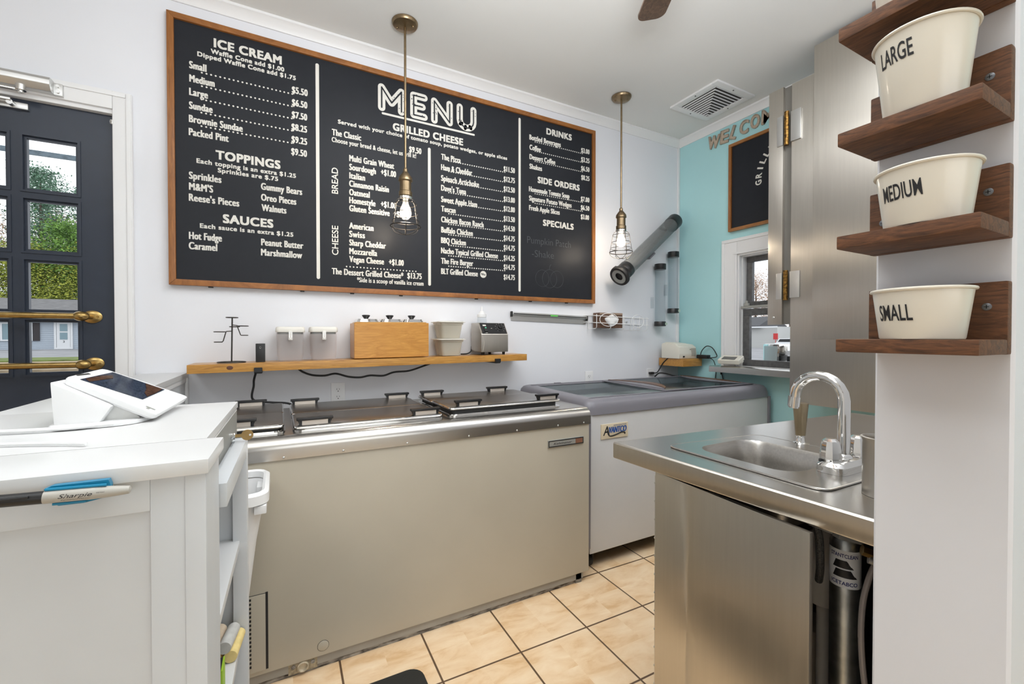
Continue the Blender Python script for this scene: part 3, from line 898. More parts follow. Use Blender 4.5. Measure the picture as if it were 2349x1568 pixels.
for x, z0, z1 in ((0.1875, 1.516, 2.642), (0.800, 1.514, 2.322), (1.420, 1.509, 2.646)):
    mb = MB(); stroke(mb, [(x, z0), (x, z1)], .0085, TY); build('divider', mb, M_cream, mbd, smooth=0)
mb = MB(); stroke(mb, [(.528, 2.470), (1.090, 2.470)], .006, TY); build('title_underline', mb, M_cream, mbd, smooth=0)
for t, z0, z1 in (('BREAD', 1.975, 2.115), ('CHEESE', 1.643, 1.802)):
    letter('lettering', t, M_cream, lambda u, v, z0=z0: Vector((.288 - v, TY, z0 + u)), z1 - z0, .032, mbd, .012)
def stroke2(mb, pts, r, y, st):
    for k, (a, b) in enumerate(zip(pts, pts[1:])):
        stroke(mb, [a, b], r, y - st * (k % 2) - (st * .5 if k == len(pts) - 2 else 0))
LET = {'M': [(.522, 2.502), (.522, 2.616), (.578, 2.540), (.634, 2.616), (.634, 2.502)],
       'N': [(.832, 2.502), (.832, 2.616), (.929, 2.508), (.929, 2.620)],
       'U': [(.995, 2.622)] + [(1.041 + .046 * cos(pi + pi * k / 8), 2.545 + .043 * sin(pi + pi * k / 8)) for k in range(9)] + [(1.087, 2.622)]}
EL = [[(.706, 2.504), (.706, 2.618)], [(.706, 2.618), (.770, 2.618)], [(.706, 2.561), (.758, 2.561)], [(.706, 2.504), (.770, 2.504)]]
for ch in 'MENU':
    segs = EL if ch == 'E' else [LET[ch]]
    mb = MB()
    for k, sg in enumerate(segs):
        stroke2(mb, sg, .0205, TY - .00015 * k, .0002)
    lt = build('title_letter', mb, M_cream, mbd, smooth=0)
    mb = MB()
    for sg in segs:
        stroke2(mb, sg, .0040, TY - .0014 - .0001 * segs.index(sg), .00012)
    rnd = random.Random(ord(ch))
    for k in range(26 if ch in 'ME' else 14):
        sg = segs[rnd.randrange(len(segs))]
        i = rnd.randrange(len(sg) - 1)
        if ch == 'M' and i < 2: continue
        f = rnd.random()
        x = sg[i][0] + (sg[i + 1][0] - sg[i][0]) * f + rnd.choice((-1, 1)) * (.008 + .006 * rnd.random())
        z = sg[i][1] + (sg[i + 1][1] - sg[i][1]) * f + rnd.uniform(-.006, .006)
        r = .0012 + .0022 * rnd.random()
        mb.faces([(x + r * cos(a) * rnd.uniform(.6, 1.3), TY - .0018, z + r * sin(a) * rnd.uniform(.6, 1.6)) for a in (0, 1.05, 2.1, 3.14, 4.2, 5.2)], [tuple(range(6))])
    build('inline_groove', mb, M_board, lt, smooth=0)
mb = MB()
nb = [(1.154 + (.0235 if k % 2 else .0205) * cos(k * pi / 18), TY, 1.597 + (.0235 if k % 2 else .0205) * sin(k * pi / 18)) for k in range(36)]
mb.faces(nb, [tuple(range(36))])
nbo = build('new_badge', mb, M_cream, mbd, smooth=0)
ca, sa = cos(radians(-14)), sin(radians(-14))
letter('lettering', 'NEW', M_board, lambda u, v: Vector((1.154 + (u - .016) * ca - (v - .006) * sa, TY - .0008, 1.597 + (u - .016) * sa + (v - .006) * ca)), .032, .012, nbo, .03)
mb = MB()
for cxx, rr in ((1.60, .055), (1.66, .06), (1.72, .055)):
    mb.tube([(cxx + rr * cos(k * pi / 12), TY + .0005, 1.60 + rr * 1.05 * sin(k * pi / 12)) for k in range(24)], .0012, 4, True)
mb.tube([(1.655, TY, 1.662), (1.66, TY, 1.685), (1.67, TY, 1.70)], .0014, 4)
build('chalk_sketch', mb, M_chalk, mbd)

# second board on the teal wall
gb = thing('grill_menu_board', 'black board in an orange wood frame on the teal wall', 'menu board', (XT, 1.7, 1.97))
build('board_panel', MB().box(2.944, 2.958, 1.31, 2.07, 1.985, 2.60), M_board, gb)
for z0 in (1.972, 2.590):
    build('frame_rail', MB().box(2.932, 2.960, 1.30, 2.085, z0, z0 + .022, .002), wood('frame_along', (0.22, 0.085, 0.018), (0.40, 0.17, 0.045), (30, 2, 30), 3.0, .4) if 'frame_along' not in MATS else MATS['frame_along'], gb)
for y0 in (1.30, 2.063):
    build('frame_stile', MB().box(2.932, 2.960, y0, y0 + .022, 1.994, 2.590, .002), M_framev, gb)
arc_c = (1.605, 2.287)
for k, ch in enumerate('GRILLED'):
    th = radians(180 + 4 - k * 10.8)
    R = .235
    yy, zz = arc_c[0] - R * cos(th), arc_c[1] + R * sin(th)
    rt = radians(90) - (radians(4) - 0) - k * -radians(0)
    ang = th - pi / 2            # reading direction rotation
    ca, sa = cos(ang), sin(ang)
    w = .012 if ch == 'I' else .034
    letter('lettering', ch, M_cream, lambda u, v, yy=yy, zz=zz, ca=ca, sa=sa, w=w: Vector((2.9432, yy - ((u - w / 2) * ca - v * sa), zz + (u - w / 2) * sa + v * ca)), w, .044, gb, .03)

# wooden WELCOME letters
for ch, y, z, r, lb in (('W', 2.223, 2.692, -8, 'weathered wooden letter W, first of the word on the teal wall'), ('E', 2.131, 2.697, -4, 'weathered wooden letter E between the W and the L'),
                        ('L', 2.052, 2.697, -22, 'weathered wooden letter L tilted on the teal wall'), ('C', 1.975, 2.702, -4, 'weathered wooden letter C beside the L'),
                        ('O', 1.893, 2.708, -2, 'weathered wooden round letter O on the teal wall'), ('M', 1.800, 2.708, -3, 'weathered wooden letter M half hidden by the steel strip')):
    t = thing('wooden_letter', lb, 'letter', (XT - .006, y, z), 0, 'wooden welcome letters')
    me = glyphs(ch, .008 if ch == 'M' else .03)
    xs = [v.co.x for v in me.vertices]; ys = [v.co.y for v in me.vertices]
    w = {'M': .092, 'W': .10}.get(ch, .066)
    if ch == 'L': w = .05
    a = radians(r)
    bm = bmesh.new(); bm.from_mesh(me)
    rg = bmesh.ops.extrude_face_region(bm, geom=bm.faces[:])
    top = [v for v in rg['geom'] if isinstance(v, bmesh.types.BMVert)]
    ts = set(top)
    for v in bm.verts:
        u = ((v.co.x - min(xs)) / (max(xs) - min(xs)) - .5) * w
        q = ((v.co.y - min(ys)) / (max(ys) - min(ys)) - .5) * .097
        v.co = Vector((2.945 if v in ts else 2.960, y - (u * cos(a) - q * sin(a)), z + u * sin(a) + q * cos(a)))
    m2 = MB(); m2.bm.free(); m2.bm = bm
    bpy.data.meshes.remove(me)
    build('letter_body', m2, M_barn, t, smooth=0)

# ------------------------------------------------------------------ pendants, vent, fan
def pendant(x, label):
    y = 2.255
    t = thing('pendant_lamp', label, 'pendant lamp', (x, y, ZC), 0, 'caged pendant lamps')
    c = build('canopy', MB().lathe([(.066, 2.818), (.066, 2.812), (.060, 2.803), (.035, 2.796), (.012, 2.792)], (x, y, 0)), M_brassb, t)
    for a in (-.6, 2.54):
        build('canopy_screw', MB().ball((x + .042 * cos(a), y + .042 * sin(a), 2.797), .006), M_brassb, c)
    build('rod', MB().cyl((x, y, 2.795), (x, y, 2.07), .0062, seg=14), M_brassb, t)
    so = build('socket', MB().lathe([(.030, 1.925), (.034, 1.928), (.034, 1.948), (.029, 1.952), (.029, 2.0), (.036, 2.006), (.034, 2.022), (.020, 2.042), (.012, 2.052), (.012, 2.066), (.007, 2.072)], (x, y, 0)), M_brassb, t)
    build('socket_ring', MB().lathe([(.034, 1.908), (.036, 1.910), (.036, 1.922), (.034, 1.924)], (x, y, 0)), M_chrome, t)
    mb = MB()
    def ring(z, r, w):
        mb.tube([(x + r * cos(a * pi / 16), y + r * sin(a * pi / 16), z) for a in range(32)], w, 6, True)
    for z, r, w in ((1.912, .034, .0020), (1.886, .056, .0017), (1.838, .062, .0017), (1.798, .069, .0017), (1.772, .076, .0030)):
        ring(z, r, w)
    for k in range(6):
        a = k * pi / 3 + .3
        mb.tube([(x + r * cos(a), y + r * sin(a), z) for r, z in ((.034, 1.914), (.046, 1.905), (.054, 1.892), (.062, 1.838), (.069, 1.798), (.076, 1.772))], .0015, 6)
    for k in range(3):
        a = k * pi / 3 + .3
        mb.tube([(x + .076 * cos(b) * cos(a), y + .076 * cos(b) * sin(a), 1.772 - .043 * sin(b)) for b in [pi * i / 14 for i in range(15)]], .0017, 6)
    build('wire_cage', mb, M_iron, t)
    bl = build('bulb', MB().lathe([(.0001, 1.808), (.016, 1.811), (.027, 1.824), (.030, 1.840), (.026, 1.862), (.016, 1.885), (.013, 1.905), (.013, 1.918)], (x, y, 0)), M_bulbg, t)
    mb = MB()
    mb.tube([(x + .011 * cos(k * 1.05 + j), y + .011 * sin(k * 1.05 + j), 1.838 + .030 * (k % 2) + .004) for j in (0,) for k in range(7)], .0016, 6)
    mb.cyl((x, y, 1.832), (x, y, 1.878), .0052)
    build('filament', mb, M_bulb, bl)
    l = bpy.data.lights.new('pendant_bulb_light', 'POINT')
    l.energy = 5.5
    l.color = (1.0, 0.86, 0.70)
    l.shadow_soft_size = 0.028
    o = bpy.data.objects.new('pendant_bulb_light', l)
    COL.objects.link(o)
    o.location = (x, y, 1.845)
pendant(0.583, 'caged bulb pendant hanging in front of the middle of the menu board')
pendant(2.050, 'caged bulb pendant hanging in the corner right of the menu board')

v = thing('ceiling_vent', 'white square ceiling vent with L shaped louvres near the teal wall', 'vent', (2.63, 2.0, ZC))
x0, x1, y0, y1 = 2.445, 2.825, 1.815, 2.195
mb = MB()
w = .045
for a, b, c, d in ((x0, x1, y0, y0 + w), (x0, x1, y1 - w, y1), (x0, x0 + w, y0 + w, y1 - w), (x1 - w, x1, y0 + w, y1 - w)):
    mb.box(a, b, c, d, ZC - .012, ZC + .001, .003)
build('vent_frame', mb, M_trim, v)
build('duct_back', MB().box(x0 + .04, x1 - .04, y0 + .04, y1 - .04, ZC - .0035, ZC - .001), M_dark, v)
for i in range(11):
    o_ = .050 + i * .0262
    mb = MB()
    xa, ya = x0 + o_, y0 + o_
    t1 = [(0, -.004), (.002, -.004), (.0035, -.0115), (.0015, -.0115)]
    if x1 - w - xa < .02: continue
    mb.loft([[(xa + a, ya + a, ZC + b) for a, b in t1], [(x1 - w, ya + a, ZC + b) for a, b in t1]])
    mb.loft([[(xa + a, ya + a, ZC + b) for a, b in t1], [(xa + a, y1 - w, ZC + b) for a, b in t1]])
    build('louvre', mb, M_trim, v, smooth=0)
mb = MB()
for a, b in ((x0 + .022, 2.0), (x1 - .022, 2.0), (2.63, y0 + .022), (2.63, y1 - .022)):
    mb.cyl((a, b, ZC - .011), (a, b, ZC - .0135), .005, seg=10)
build('vent_screw', mb, M_black, v)

fx, fy, fz = 1.13, 0.84, 2.60
fan = thing('ceiling_fan', 'ceiling fan with dark wood blades, one blade tip at the top edge', 'ceiling fan', (fx, fy, ZC))
build('down_rod', MB().cyl((fx, fy, ZC), (fx, fy, fz + .06), .013).lathe([(.03, ZC - .06), (.065, ZC - .02), (.065, ZC - .001)], (fx, fy, 0)), M_brassb, fan)
build('motor_housing', MB().lathe([(.03, fz - .07), (.09, fz - .06), (.11, fz - .02), (.11, fz + .03), (.06, fz + .065), (.02, fz + .075)], (fx, fy, 0)), M_brassb, fan)
for k in range(5):
    a = radians(61) + k * 2 * pi / 5
    Rm = Matrix.Translation((fx, fy, fz)) @ Matrix.Rotation(a, 4, 'Z') @ Matrix.Rotation(radians(-9), 4, 'X')
    pts = rrect(.52, .118, .035, 6, 0, .400, 0)
    pts = [Vector((p.x, p.y * (1 + .12 * (p.x - .4)), 0)) for p in pts]
    bl = build('fan_blade', MB().loft([[Rm @ (p + Vector((0, 0, -.004))) for p in pts], [Rm @ (p + Vector((0, 0, .004))) for p in pts]]), M_fan, fan)
    build('blade_iron', MB().box(.09, .20, -.02, .02, -.010, -.004, M=Rm), M_brassb, bl)

# ------------------------------------------------------------------ plank shelf and what stands on it
def zs(x): return 1.0735 + .0095 * (x + .36)
Msh = Matrix(((1, 0, 0, 0), (0, 1, 0, 0), (.0095, 0, 1, 1.0735 + .0095 * .36), (0, 0, 0, 1)))
ws = thing('wall_shelf', 'long knotty pine plank shelf under the menu board', 'shelf', (.5, 2.46, 1.03))
build('plank', MB().box(-.361, 1.379, 2.37, YW - .002, -.040, 0, .003, 2, Msh), M_pine, ws)
mb = MB(); mb.ball((-.20, 2.3705, zs(-.2) - .019), .011, (1.3, .12, .9)); build('knot', mb, mat('knot_brown', (.11, .04, .02), .5), ws)
for xx, f in ((-.092, 1), (1.165, 1)):
    b = build('shelf_bracket', MB().box(xx - .012, xx + .022, 2.352, 2.372, -.045, -.022, .002, 1, Msh).box(xx - .012, xx + .022, 2.36, 2.53, -.050, -.041, .002, 1, Msh), M_black, ws)

st = thing('wire_cone_stand', 'black wire cone stand with empty holder rings on the pine shelf', 'stand', (-.199, 2.445, zs(-.2)))
z0 = zs(-.2)
build('stand_base', MB().tube([(-.199 + .057 * cos(k * pi / 16), 2.445 + .057 * sin(k * pi / 16), z0 + .004) for k in range(32)], .0026, 8, True).cyl((-.256, 2.445, z0 + .004), (-.142, 2.445, z0 + .004), .002), M_iron, st)
build('stand_post', MB().cyl((-.199, 2.445, z0 + .004), (-.195, 2.445, 1.290), .0032, seg=10), M_iron, st)
def holder(pts, cen, r):
    mb = MB().tube(pts, .0022, 8)
    mb.tube([(cen[0] + r * cos(k * pi / 12), cen[1] + r * sin(k * pi / 12), cen[2]) for k in range(24)], .0022, 8, True)
    build('holder_ring', mb, M_iron, st)
X = -.196
holder([(X, 2.445, 1.290), (X + .01, 2.445, 1.290)], (X, 2.445, 1.290), .024)
holder([(X, 2.445, 1.255), (X + .022, 2.445, 1.252), (X + .024, 2.445, 1.2505)], (X + .044, 2.445, 1.2505), .022)
holder([(X + .020, 2.445, 1.252), (X + .034, 2.445, 1.208), (X + .036, 2.445, 1.206)], (X + .050, 2.445, 1.206), .014)
holder([(X, 2.445, 1.226), (X - .024, 2.445, 1.224)], (X - .048, 2.445, 1.222), .024)
holder([(X - .024, 2.445, 1.224), (X - .036, 2.445, 1.178), (X - .040, 2.445, 1.176)], (X - .055, 2.445, 1.174), .016)
holder([(X, 2.445, 1.246), (X + .01, 2.438, 1.246)], (X + .012, 2.420, 1.246), .020)

sp = thing('smart_speaker_router', 'slim black upright box with a small light ring on the pine shelf', 'router', (-.08, 2.45, zs(-.08)))
build('casing', MB().box(-.100, -.060, 2.43, 2.47, 0, .090, .003, 2, Msh), M_black, sp)
mb = MB(); mb.tube([(-.080 + .0035 * cos(k * .52), 2.4292, zs(-.08) + .071 + .005 * sin(k * .52)) for k in range(12)], .0007, 5, True)
build('indicator', mb, M_alu, sp)

def canister(x0, x1, label):
    xc, w = (x0 + x1) / 2, x1 - x0
    zb = zs(xc)
    t = thing('storage_canister', label, 'canister', (xc, 2.47, zb), 0, 'clear canisters on the pine shelf')
    b = [(.0, w * .82, .012), (.012, w * .84, .018), (.03, w * .90, .02), (.13, w * .94, .02), (.142, w * .94, .02)]
    build('jar_body', MB().loft([rrect(a, a, r, 5, zb + z, xc, 2.47) for z, a, r in b], True, False).loft([rrect(a - .006, a - .006, r, 5, zb + z + .002, xc, 2.47) for z, a, r in reversed(b)], False, True), M_canis, t)
    build('gasket', MB().loft([rrect(w * .86, w * .86, .015, 5, zb + z, xc, 2.47) for z in (.134, .144)]), mat('grey_gasket', (.12, .14, .13), .6), t)
    ld = build('lid', MB().loft([rrect(w * a, w * a, .018, 5, zb + z, xc, 2.47) for z, a in ((.144, .98), (.148, 1.0), (.162, .99), (.169, .95), (.171, .90))]), mat('cream_lid', (.80, .77, .70), .4), t)
    yk = 2.47 - w / 2
    build('clasp', MB().box(xc - .009, xc + .009, yk - .006, yk + .003, zb + .105, zb + .150, .003), mat('cream_clasp', (.80, .78, .74), .35), ld)
    build('clasp_bail', MB().tube([(xc - .004, yk - .008, zb + .140), (xc - .005, yk - .009, zb + .118), (xc, yk - .010, zb + .110), (xc + .005, yk - .009, zb + .118), (xc + .004, yk - .008, zb + .140)], .0014, 6), M_chrome, ld)
canister(-.016, .116, 'clear square canister with cream clamp lid, left of the pair beside the black upright box')
canister(.136, .270, 'clear square canister with cream clamp lid, next to the cedar box')

bx = thing('topping_box', 'golden cedar box holding three lidded topping wells on the pine shelf', 'box', (.55, 2.46, zs(.55)))
build('box_body', MB().box(.346, .746, 2.385, 2.535, .004, .192, .002, 1, Msh), M_boxw, bx)
build('box_lip', MB().box(.356, .736, 2.395, 2.525, .192, .197, .002, 1, Msh), wood('cedar_lip', (.45, .26, .07), (.66, .42, .16), (2, 14, 14)), bx)
for k, xx in enumerate((.418, .545, .668)):
    zz = zs(xx) + .197
    ln = build('well_lid', MB().loft([rrect(.112, .115, .02, 5, zz + z, xx, 2.46) for z in (0, .008)]).loft([rrect(.104, .107, .02, 5, zz + z, xx, 2.46) for z in (.008, .016)]), M_chrome, bx)
    build('lid_knob', MB().lathe([(.010, .014), (.012, .022), (.018, .030), (.021, .034), (.021, .038), (.016, .040)], (xx, 2.46, zz)), M_black, ln)

def cambro(xc, zb, label):
    t = thing('food_container', label, 'container', (xc, 2.46, zb), 0, 'nested clear food containers')
    pr = [(0, .118, .02), (.055, .136, .02), (.078, .142, .02), (.080, .150, .018), (.098, .156, .016)]
    build('tub', MB().loft([rrect(a * .95, a, r, 5, zb + z, xc, 2.46) for z, a, r in pr], True, False).loft([rrect(a * .95 - .005, a - .005, r, 5, zb + z + .002, xc, 2.46) for z, a, r in reversed(pr)], False, True), M_cambro, t)
    build('rim', MB().loft([rrect(a * .97, a, .018, 5, zb + z, xc, 2.46) for z, a in ((.092, .158), (.093, .172), (.097, .172), (.098, .156))]), mat('frosted_rim', (.80, .77, .70), .35), t)
cambro(.888, zs(.888) + .003, 'clear plastic food container at the bottom of the stack of two')
cambro(.888, zs(.888) + .104, 'clear plastic food container on top of the stack of two')

wm = thing('sauce_warmer', 'stainless sauce warmer with black control panel at the right end of the pine shelf', 'warmer', (1.17, 2.45, zs(1.17)))
zw = zs(1.17)
build('body', MB().prism([(2.375, zw + .018), (2.375, zw + .126), (2.425, zw + .196), (2.53, zw + .196), (2.53, zw + .018)], 'x', 1.066, 1.247, .003), M_steel, wm)
Rp = Matrix.Translation((1.158, 2.400, zw + .161)) @ Matrix.Rotation(radians(54.5), 4, 'X')
pn = build('control_panel', MB().box(-.083, .083, -.040, .040, .0005, .003, .001, 1, Rp), M_black, wm)
build('rocker_switch', MB().box(-.066, -.044, -.028, .006, .002, .008, .002, 1, Rp), M_rubber, pn)
build('switch_light', MB().box(-.060, -.050, -.004, .003, .008, .009, M=Rp), mat('green_indicator', (.1, .6, .35), .4), pn)
build('dial', MB().lathe([(.024, .002), (.024, .006), (.017, .008), (.015, .018), (.001, .019)], M=Rp @ Matrix.Translation((.045, .005, 0))).box(.042, .048, -.010, .020, .012, .024, .002, 1, Rp), M_rubber, pn)
mb = MB()
for k in range(9):
    a = radians(-50 + k * 35)
    mb.box(.045 + .030 * cos(a) - .0012, .045 + .030 * cos(a) + .0012, .005 + .030 * sin(a) - .0012, .005 + .030 * sin(a) + .0012, .003, .0035, M=Rp)
mb.box(-.068, -.046, .016, .026, .003, .0035, M=Rp).box(-.062, -.048, -.036, -.034, .003, .0035, M=Rp).box(-.018, -.010, -.002, 0, .003, .0035, M=Rp)
build('panel_marking', mb, M_cream, pn)
for xx in (1.085, 1.135, 1.18, 1.228):
    build('foot', MB().cyl((xx, 2.40 if xx > 1.2 or xx < 1.1 else 2.50, zs(xx) + .001), (xx, 2.40 if xx > 1.2 or xx < 1.1 else 2.50, zw + .020), .008, .010, 12), M_rubber, wm)
mb = MB(); mb.tube([(1.068 + .0, 2.3744, zw + .12), (1.081, 2.3744, zw + .100), (1.084, 2.3744, zw + .06), (1.078, 2.3744, zw + .025)], .0012, 5, smooth=4)
build('wear_mark', mb, mat('pale_scratch', (.6, .57, .5), .4), wm)
bt = thing('squeeze_bottle', 'clear squeeze bottle with white nozzle cap standing in the sauce warmer', 'bottle', (1.115, 2.475, zw + .19))
build('bottle_body', MB().lathe([(.030, .197), (.030, .216), (.026, .232), (.024, .236)], (1.115, 2.475, zw)), M_clearb, bt)
build('nozzle_cap', MB().lathe([(.029, .232), (.029, .250), (.026, .252), (.020, .256), (.014, .268), (.007, .272), (.0045, .295), (.003, .300)], (1.115, 2.475, zw)), M_white, bt)

# cords
tag(build('electric_cable', MB().tube([(-.098, 2.42, 1.03), (-.108, 2.44, .99), (-.110, 2.45, .958), (-.118, 2.455, .915), (-.112, 2.46, .892), (-.085, 2.46, .880), (-.03, 2.46, .873), (.05, 2.462, .858), (.075, 2.47, .80)], .0052, 8, smooth=6), M_rubber), 'black power cord hanging from the left shelf bracket down behind the freezer', 'cord')
tag(build('electric_cable', MB().tube([(.085, 2.45, 1.038), (.106, 2.45, 1.020), (.150, 2.45, 1.002), (.208, 2.45, .997), (.262, 2.45, 1.005), (.325, 2.45, .986), (.385, 2.45, .980), (.437, 2.45, .988), (.507, 2.45, .984), (.566, 2.45, 1.001), (.652, 2.45, 1.006), (.74, 2.45, 1.032), (.775, 2.45, 1.043)], .0052, 8, smooth=6), M_rubber), 'black cord sagging along the underside of the pine shelf', 'cord')
tag(build('electric_cable', MB().tube([(.985, 2.50, zs(1) + .006), (1.03, 2.51, zs(1) + .007), (1.06, 2.52, zs(1) + .022), (1.075, 2.545, zs(1) + .05)], .004, 8, smooth=5), M_rubber), 'short black cord lying behind the sauce warmer', 'cord')

# outlets
def outlet(xc, zc, label):
    t = thing('wall_outlet', label, 'outlet', (xc, YW, zc), 0, 'wall outlets')
    build('cover_plate', MB().box(xc - .036, xc + .036, YW - .006, YW - .0005, zc - .058, zc + .058, .003), M_white, t)
    for dz in (.020, -.020):
        r = build('receptacle', MB().lathe([(.0165, 0), (.0165, .0012)], M=Matrix.Translation((xc, YW - .0062, zc + dz)) @ Matrix.Rotation(pi / 2, 4, 'X')), M_trim, t)
        mb = MB().box(xc - .0075, xc - .0055, YW - .0082, YW - .007, zc + dz - .001, zc + dz + .007).box(xc + .0055, xc + .0075, YW - .0082, YW - .007, zc + dz, zc + dz + .006)
        mb.cyl((xc, YW - .0082, zc + dz - .008), (xc, YW - .007, zc + dz - .008), .0026, seg=10)
        build('slots', mb, M_ink, r)
outlet(.285, .888, 'white duplex outlet on the wall under the pine shelf')
outlet(2.018, .886, 'white duplex outlet low on the wall behind the grey lidded freezer')
outlet(2.640, .884, 'white outlet under the corner shelf with a black plug in it')

# ticket rail
tr = thing('ticket_rail', 'aluminium order ticket rail on the wall below the menu board corner', 'rail', (1.67, YW, 1.34))
Rt = Matrix.Translation((1.365, YW, 1.362)) @ Matrix.Rotation(radians(1.6), 4, 'Y')
build('rail', MB().prism([(-.001, -.052), (-.005, -.052), (-.006, -.018), (-.020, -.014), (-.024, -.004), (-.018, .004), (-.001, .006)], 'x', 0, .622) if False else MB().box(0, .622, -.006, -.001, -.055, .004, .001, 1, Rt).box(0, .622, -.024, -.006, -.018, .004, .004, 2, Rt), M_alu, tr)
build('marble_groove', MB().box(.01, .612, -.0255, -.022, -.012, -.006, 0, 1, Rt), M_dark, tr)
build('end_cap', MB().box(-.006, .003, -.025, -.001, -.030, .006, .002, 1, Rt), M_rubber, tr)
build('end_cap', MB().box(.619, .628, -.025, -.001, -.030, .006, .002, 1, Rt), M_rubber, tr)
build('green_marble', MB().box(.30, .36, -.027, -.02, -.014, -.002, .003, 2, Rt), M_green, tr)

# wire basket with tissue box
wb = thing('wire_wall_basket', 'white wire wall basket with two oval loops beside the ticket rail', 'basket', (2.25, 2.5, 1.30))
mb = MB()
bx0, bx1, by, zt, zl = 1.985, 2.515, 2.455, 1.350, 1.300
for z in (zt, zl):
    mb.tube([(bx0, 2.555, z + .006), (bx0, by, z), (bx1, by, z - .014), (bx1, 2.555, z - .008)], .0026, 8)
    mb.tube([(bx0 - .02, 2.553, z + .006), (bx1 + .02, 2.553, z - .008)], .0024, 8)
for xx in (bx0 + .02, 2.135, 2.26, 2.36, 2.42, bx1 - .02):
    dz = -.014 * (xx - bx0) / .53
    mb.tube([(xx, by, zt + dz + .012), (xx, by, 1.268 + dz), (xx, by + .012, 1.258 + dz), (xx, 2.553, 1.258 + dz), (xx, 2.555, zt + dz)], .0024, 8)
for cx_, w in ((2.118, .085), (2.40, .062)):
    dz = -.014 * (cx_ - bx0) / .53
    mb.tube([(cx_ + w * cos(k * pi / 14), by - .001, 1.326 + dz + .048 * sin(k * pi / 14)) for k in range(28)], .0024, 8, True)
build('wire_frame', mb, M_wirew, wb)
mb = MB(); mb.ball((2.38, 2.552, 1.315), .006); build('mounting_screw', mb, M_alu, wb)
tb = thing('tissue_box', 'brown wood patterned tissue box in the white wire basket', 'tissue box', (2.15, 2.5, 1.262))
build('carton', MB().box(2.045, 2.262, 2.470, 2.545, 1.263, 1.374, .003), M_brownbox, tb)
mb = MB(); mb.loft([[Vector((2.158 + r * (1 + .18 * sin(3 * a * pi / 10)) * cos(a * pi / 10), 2.470 - d, 1.318 + .62 * r * (1 + .2 * cos(4 * a * pi / 10 + d * 60)) * sin(a * pi / 10))) for a in range(20)] for r, d in ((.062, -.001), (.060, .004), (.045, .013), (.022, .016))])
build('tissue', mb, M_tissue, tb)
build('carton_band', MB().box(2.046, 2.261, 2.4685, 2.470, 1.362, 1.372), mat('pale_band', (.35, .25, .18), .5), tb)

# cup dispensers
def tube_dispenser(xc, z0, z1, label):
    t = thing('cup_dispenser', label, 'cup dispenser', (xc, 2.50, z0), 0, 'slim upright cup dispensers')
    r = .041
    build('barrel', MB().lathe([(r, z0), (r, z1), (r - .003, z1), (r - .003, z0)], (xc, 2.505, 0), closed=True, caps=False), M_clearb, t)
    build('top_cap', MB().lathe([(r + .002, z1 - .042), (r + .003, z1 - .040), (r + .003, z1 + .002), (r * .8, z1 + .004)], (xc, 2.505, 0)), M_black, t)
    b = build('bottom_cap', MB().lathe([(r - .004, z0 - .004), (r + .004, z0 - .002), (r + .004, z0 + .030), (r + .002, z0 + .034)], (xc, 2.505, 0)), M_black, t)
    build('size_label', MB().box(xc + .008, xc + .030, 2.505 - r - .0055, 2.505 - r * .80, z0 + .006, z0 + .024), mat('pale_sticker', (.5, .6, .5), .5), b)
    mb = MB()
    for z in (z0 + .14,):
        mb.box(xc - .052, xc - .042, 2.53, 2.558, z, z + .09, .002)
    build('wall_clip', mb, M_clearb, t)
tube_dispenser(2.690, 1.286, 1.776, 'slim clear cup dispenser tube, the lower of the two by the corner')
tube_dispenser(2.838, 1.394, 1.886, 'slim clear cup dispenser tube, the higher one right in the corner')
bd = thing('large_cup_dispenser', 'large smoke grey cup dispenser tube mounted diagonally on the wall', 'cup dispenser', (2.5, 2.5, 1.9))
pA, pB = Vector((2.165, 2.405, 1.630)), Vector((2.825, 2.475, 2.135))
ax = (pB - pA).normalized(); LN = (pB - pA).length
Q = Matrix.Translation(pA) @ ax.to_track_quat('Z', 'Y').to_matrix().to_4x4()
r = .057
build('barrel', MB().lathe([(r, .06), (r, LN), (r - .003, LN), (r - .003, .06)], M=Q, closed=True, caps=False), M_cleart, bd)
build('end_cap', MB().lathe([(r - .006, LN - .075), (r + .002, LN - .075), (r + .003, LN - .005), (r, LN + .003), (r * .5, LN + .004)], M=Q), M_black, bd)
co = build('collar', MB().lathe([(r + .001, .055), (r + .004, .06), (r + .004, .115), (r + .001, .12)], M=Q).lathe([(.026, .012), (.073, .004), (.077, .012), (.077, .024), (.063, .034), (.060, .06), (.054, .06), (.026, .016)], M=Q), M_black, bd)
build('gate_ring', MB().lathe([(.030, .0035), (.056, .0), (.056, .006), (.030, .008)], M=Q, closed=True, caps=False), mat('gate_grey', (.33, .34, .32), .5), co)
build('gate_flange', MB().lathe([(.056, .004), (.060, -.002), (.073, 0), (.077, .012)], M=Q, caps=False), M_rubber, co)
build('cup_mouth', MB().lathe([(.0001, .012), (.034, .012), (.031, .005)], seg=6, M=Q, caps=False), M_ink, co)
mb = MB(); mb.box(-.018, .018, -.075, -.060, .36, .44, .003, 1, Q); build('wall_bracket', mb, M_greyd, bd)
build('wall_bracket', MB().cyl(pA + ax * .10, Vector((2.27, 2.556, 1.73)), .010).cyl(pA + ax * .68, Vector((2.74, 2.556, 2.08)), .010), M_black, bd)
build('dial_plate', MB().box(-.012, .012, .057, .062, .15, .18, .002, 1, Q), M_greyl, bd)

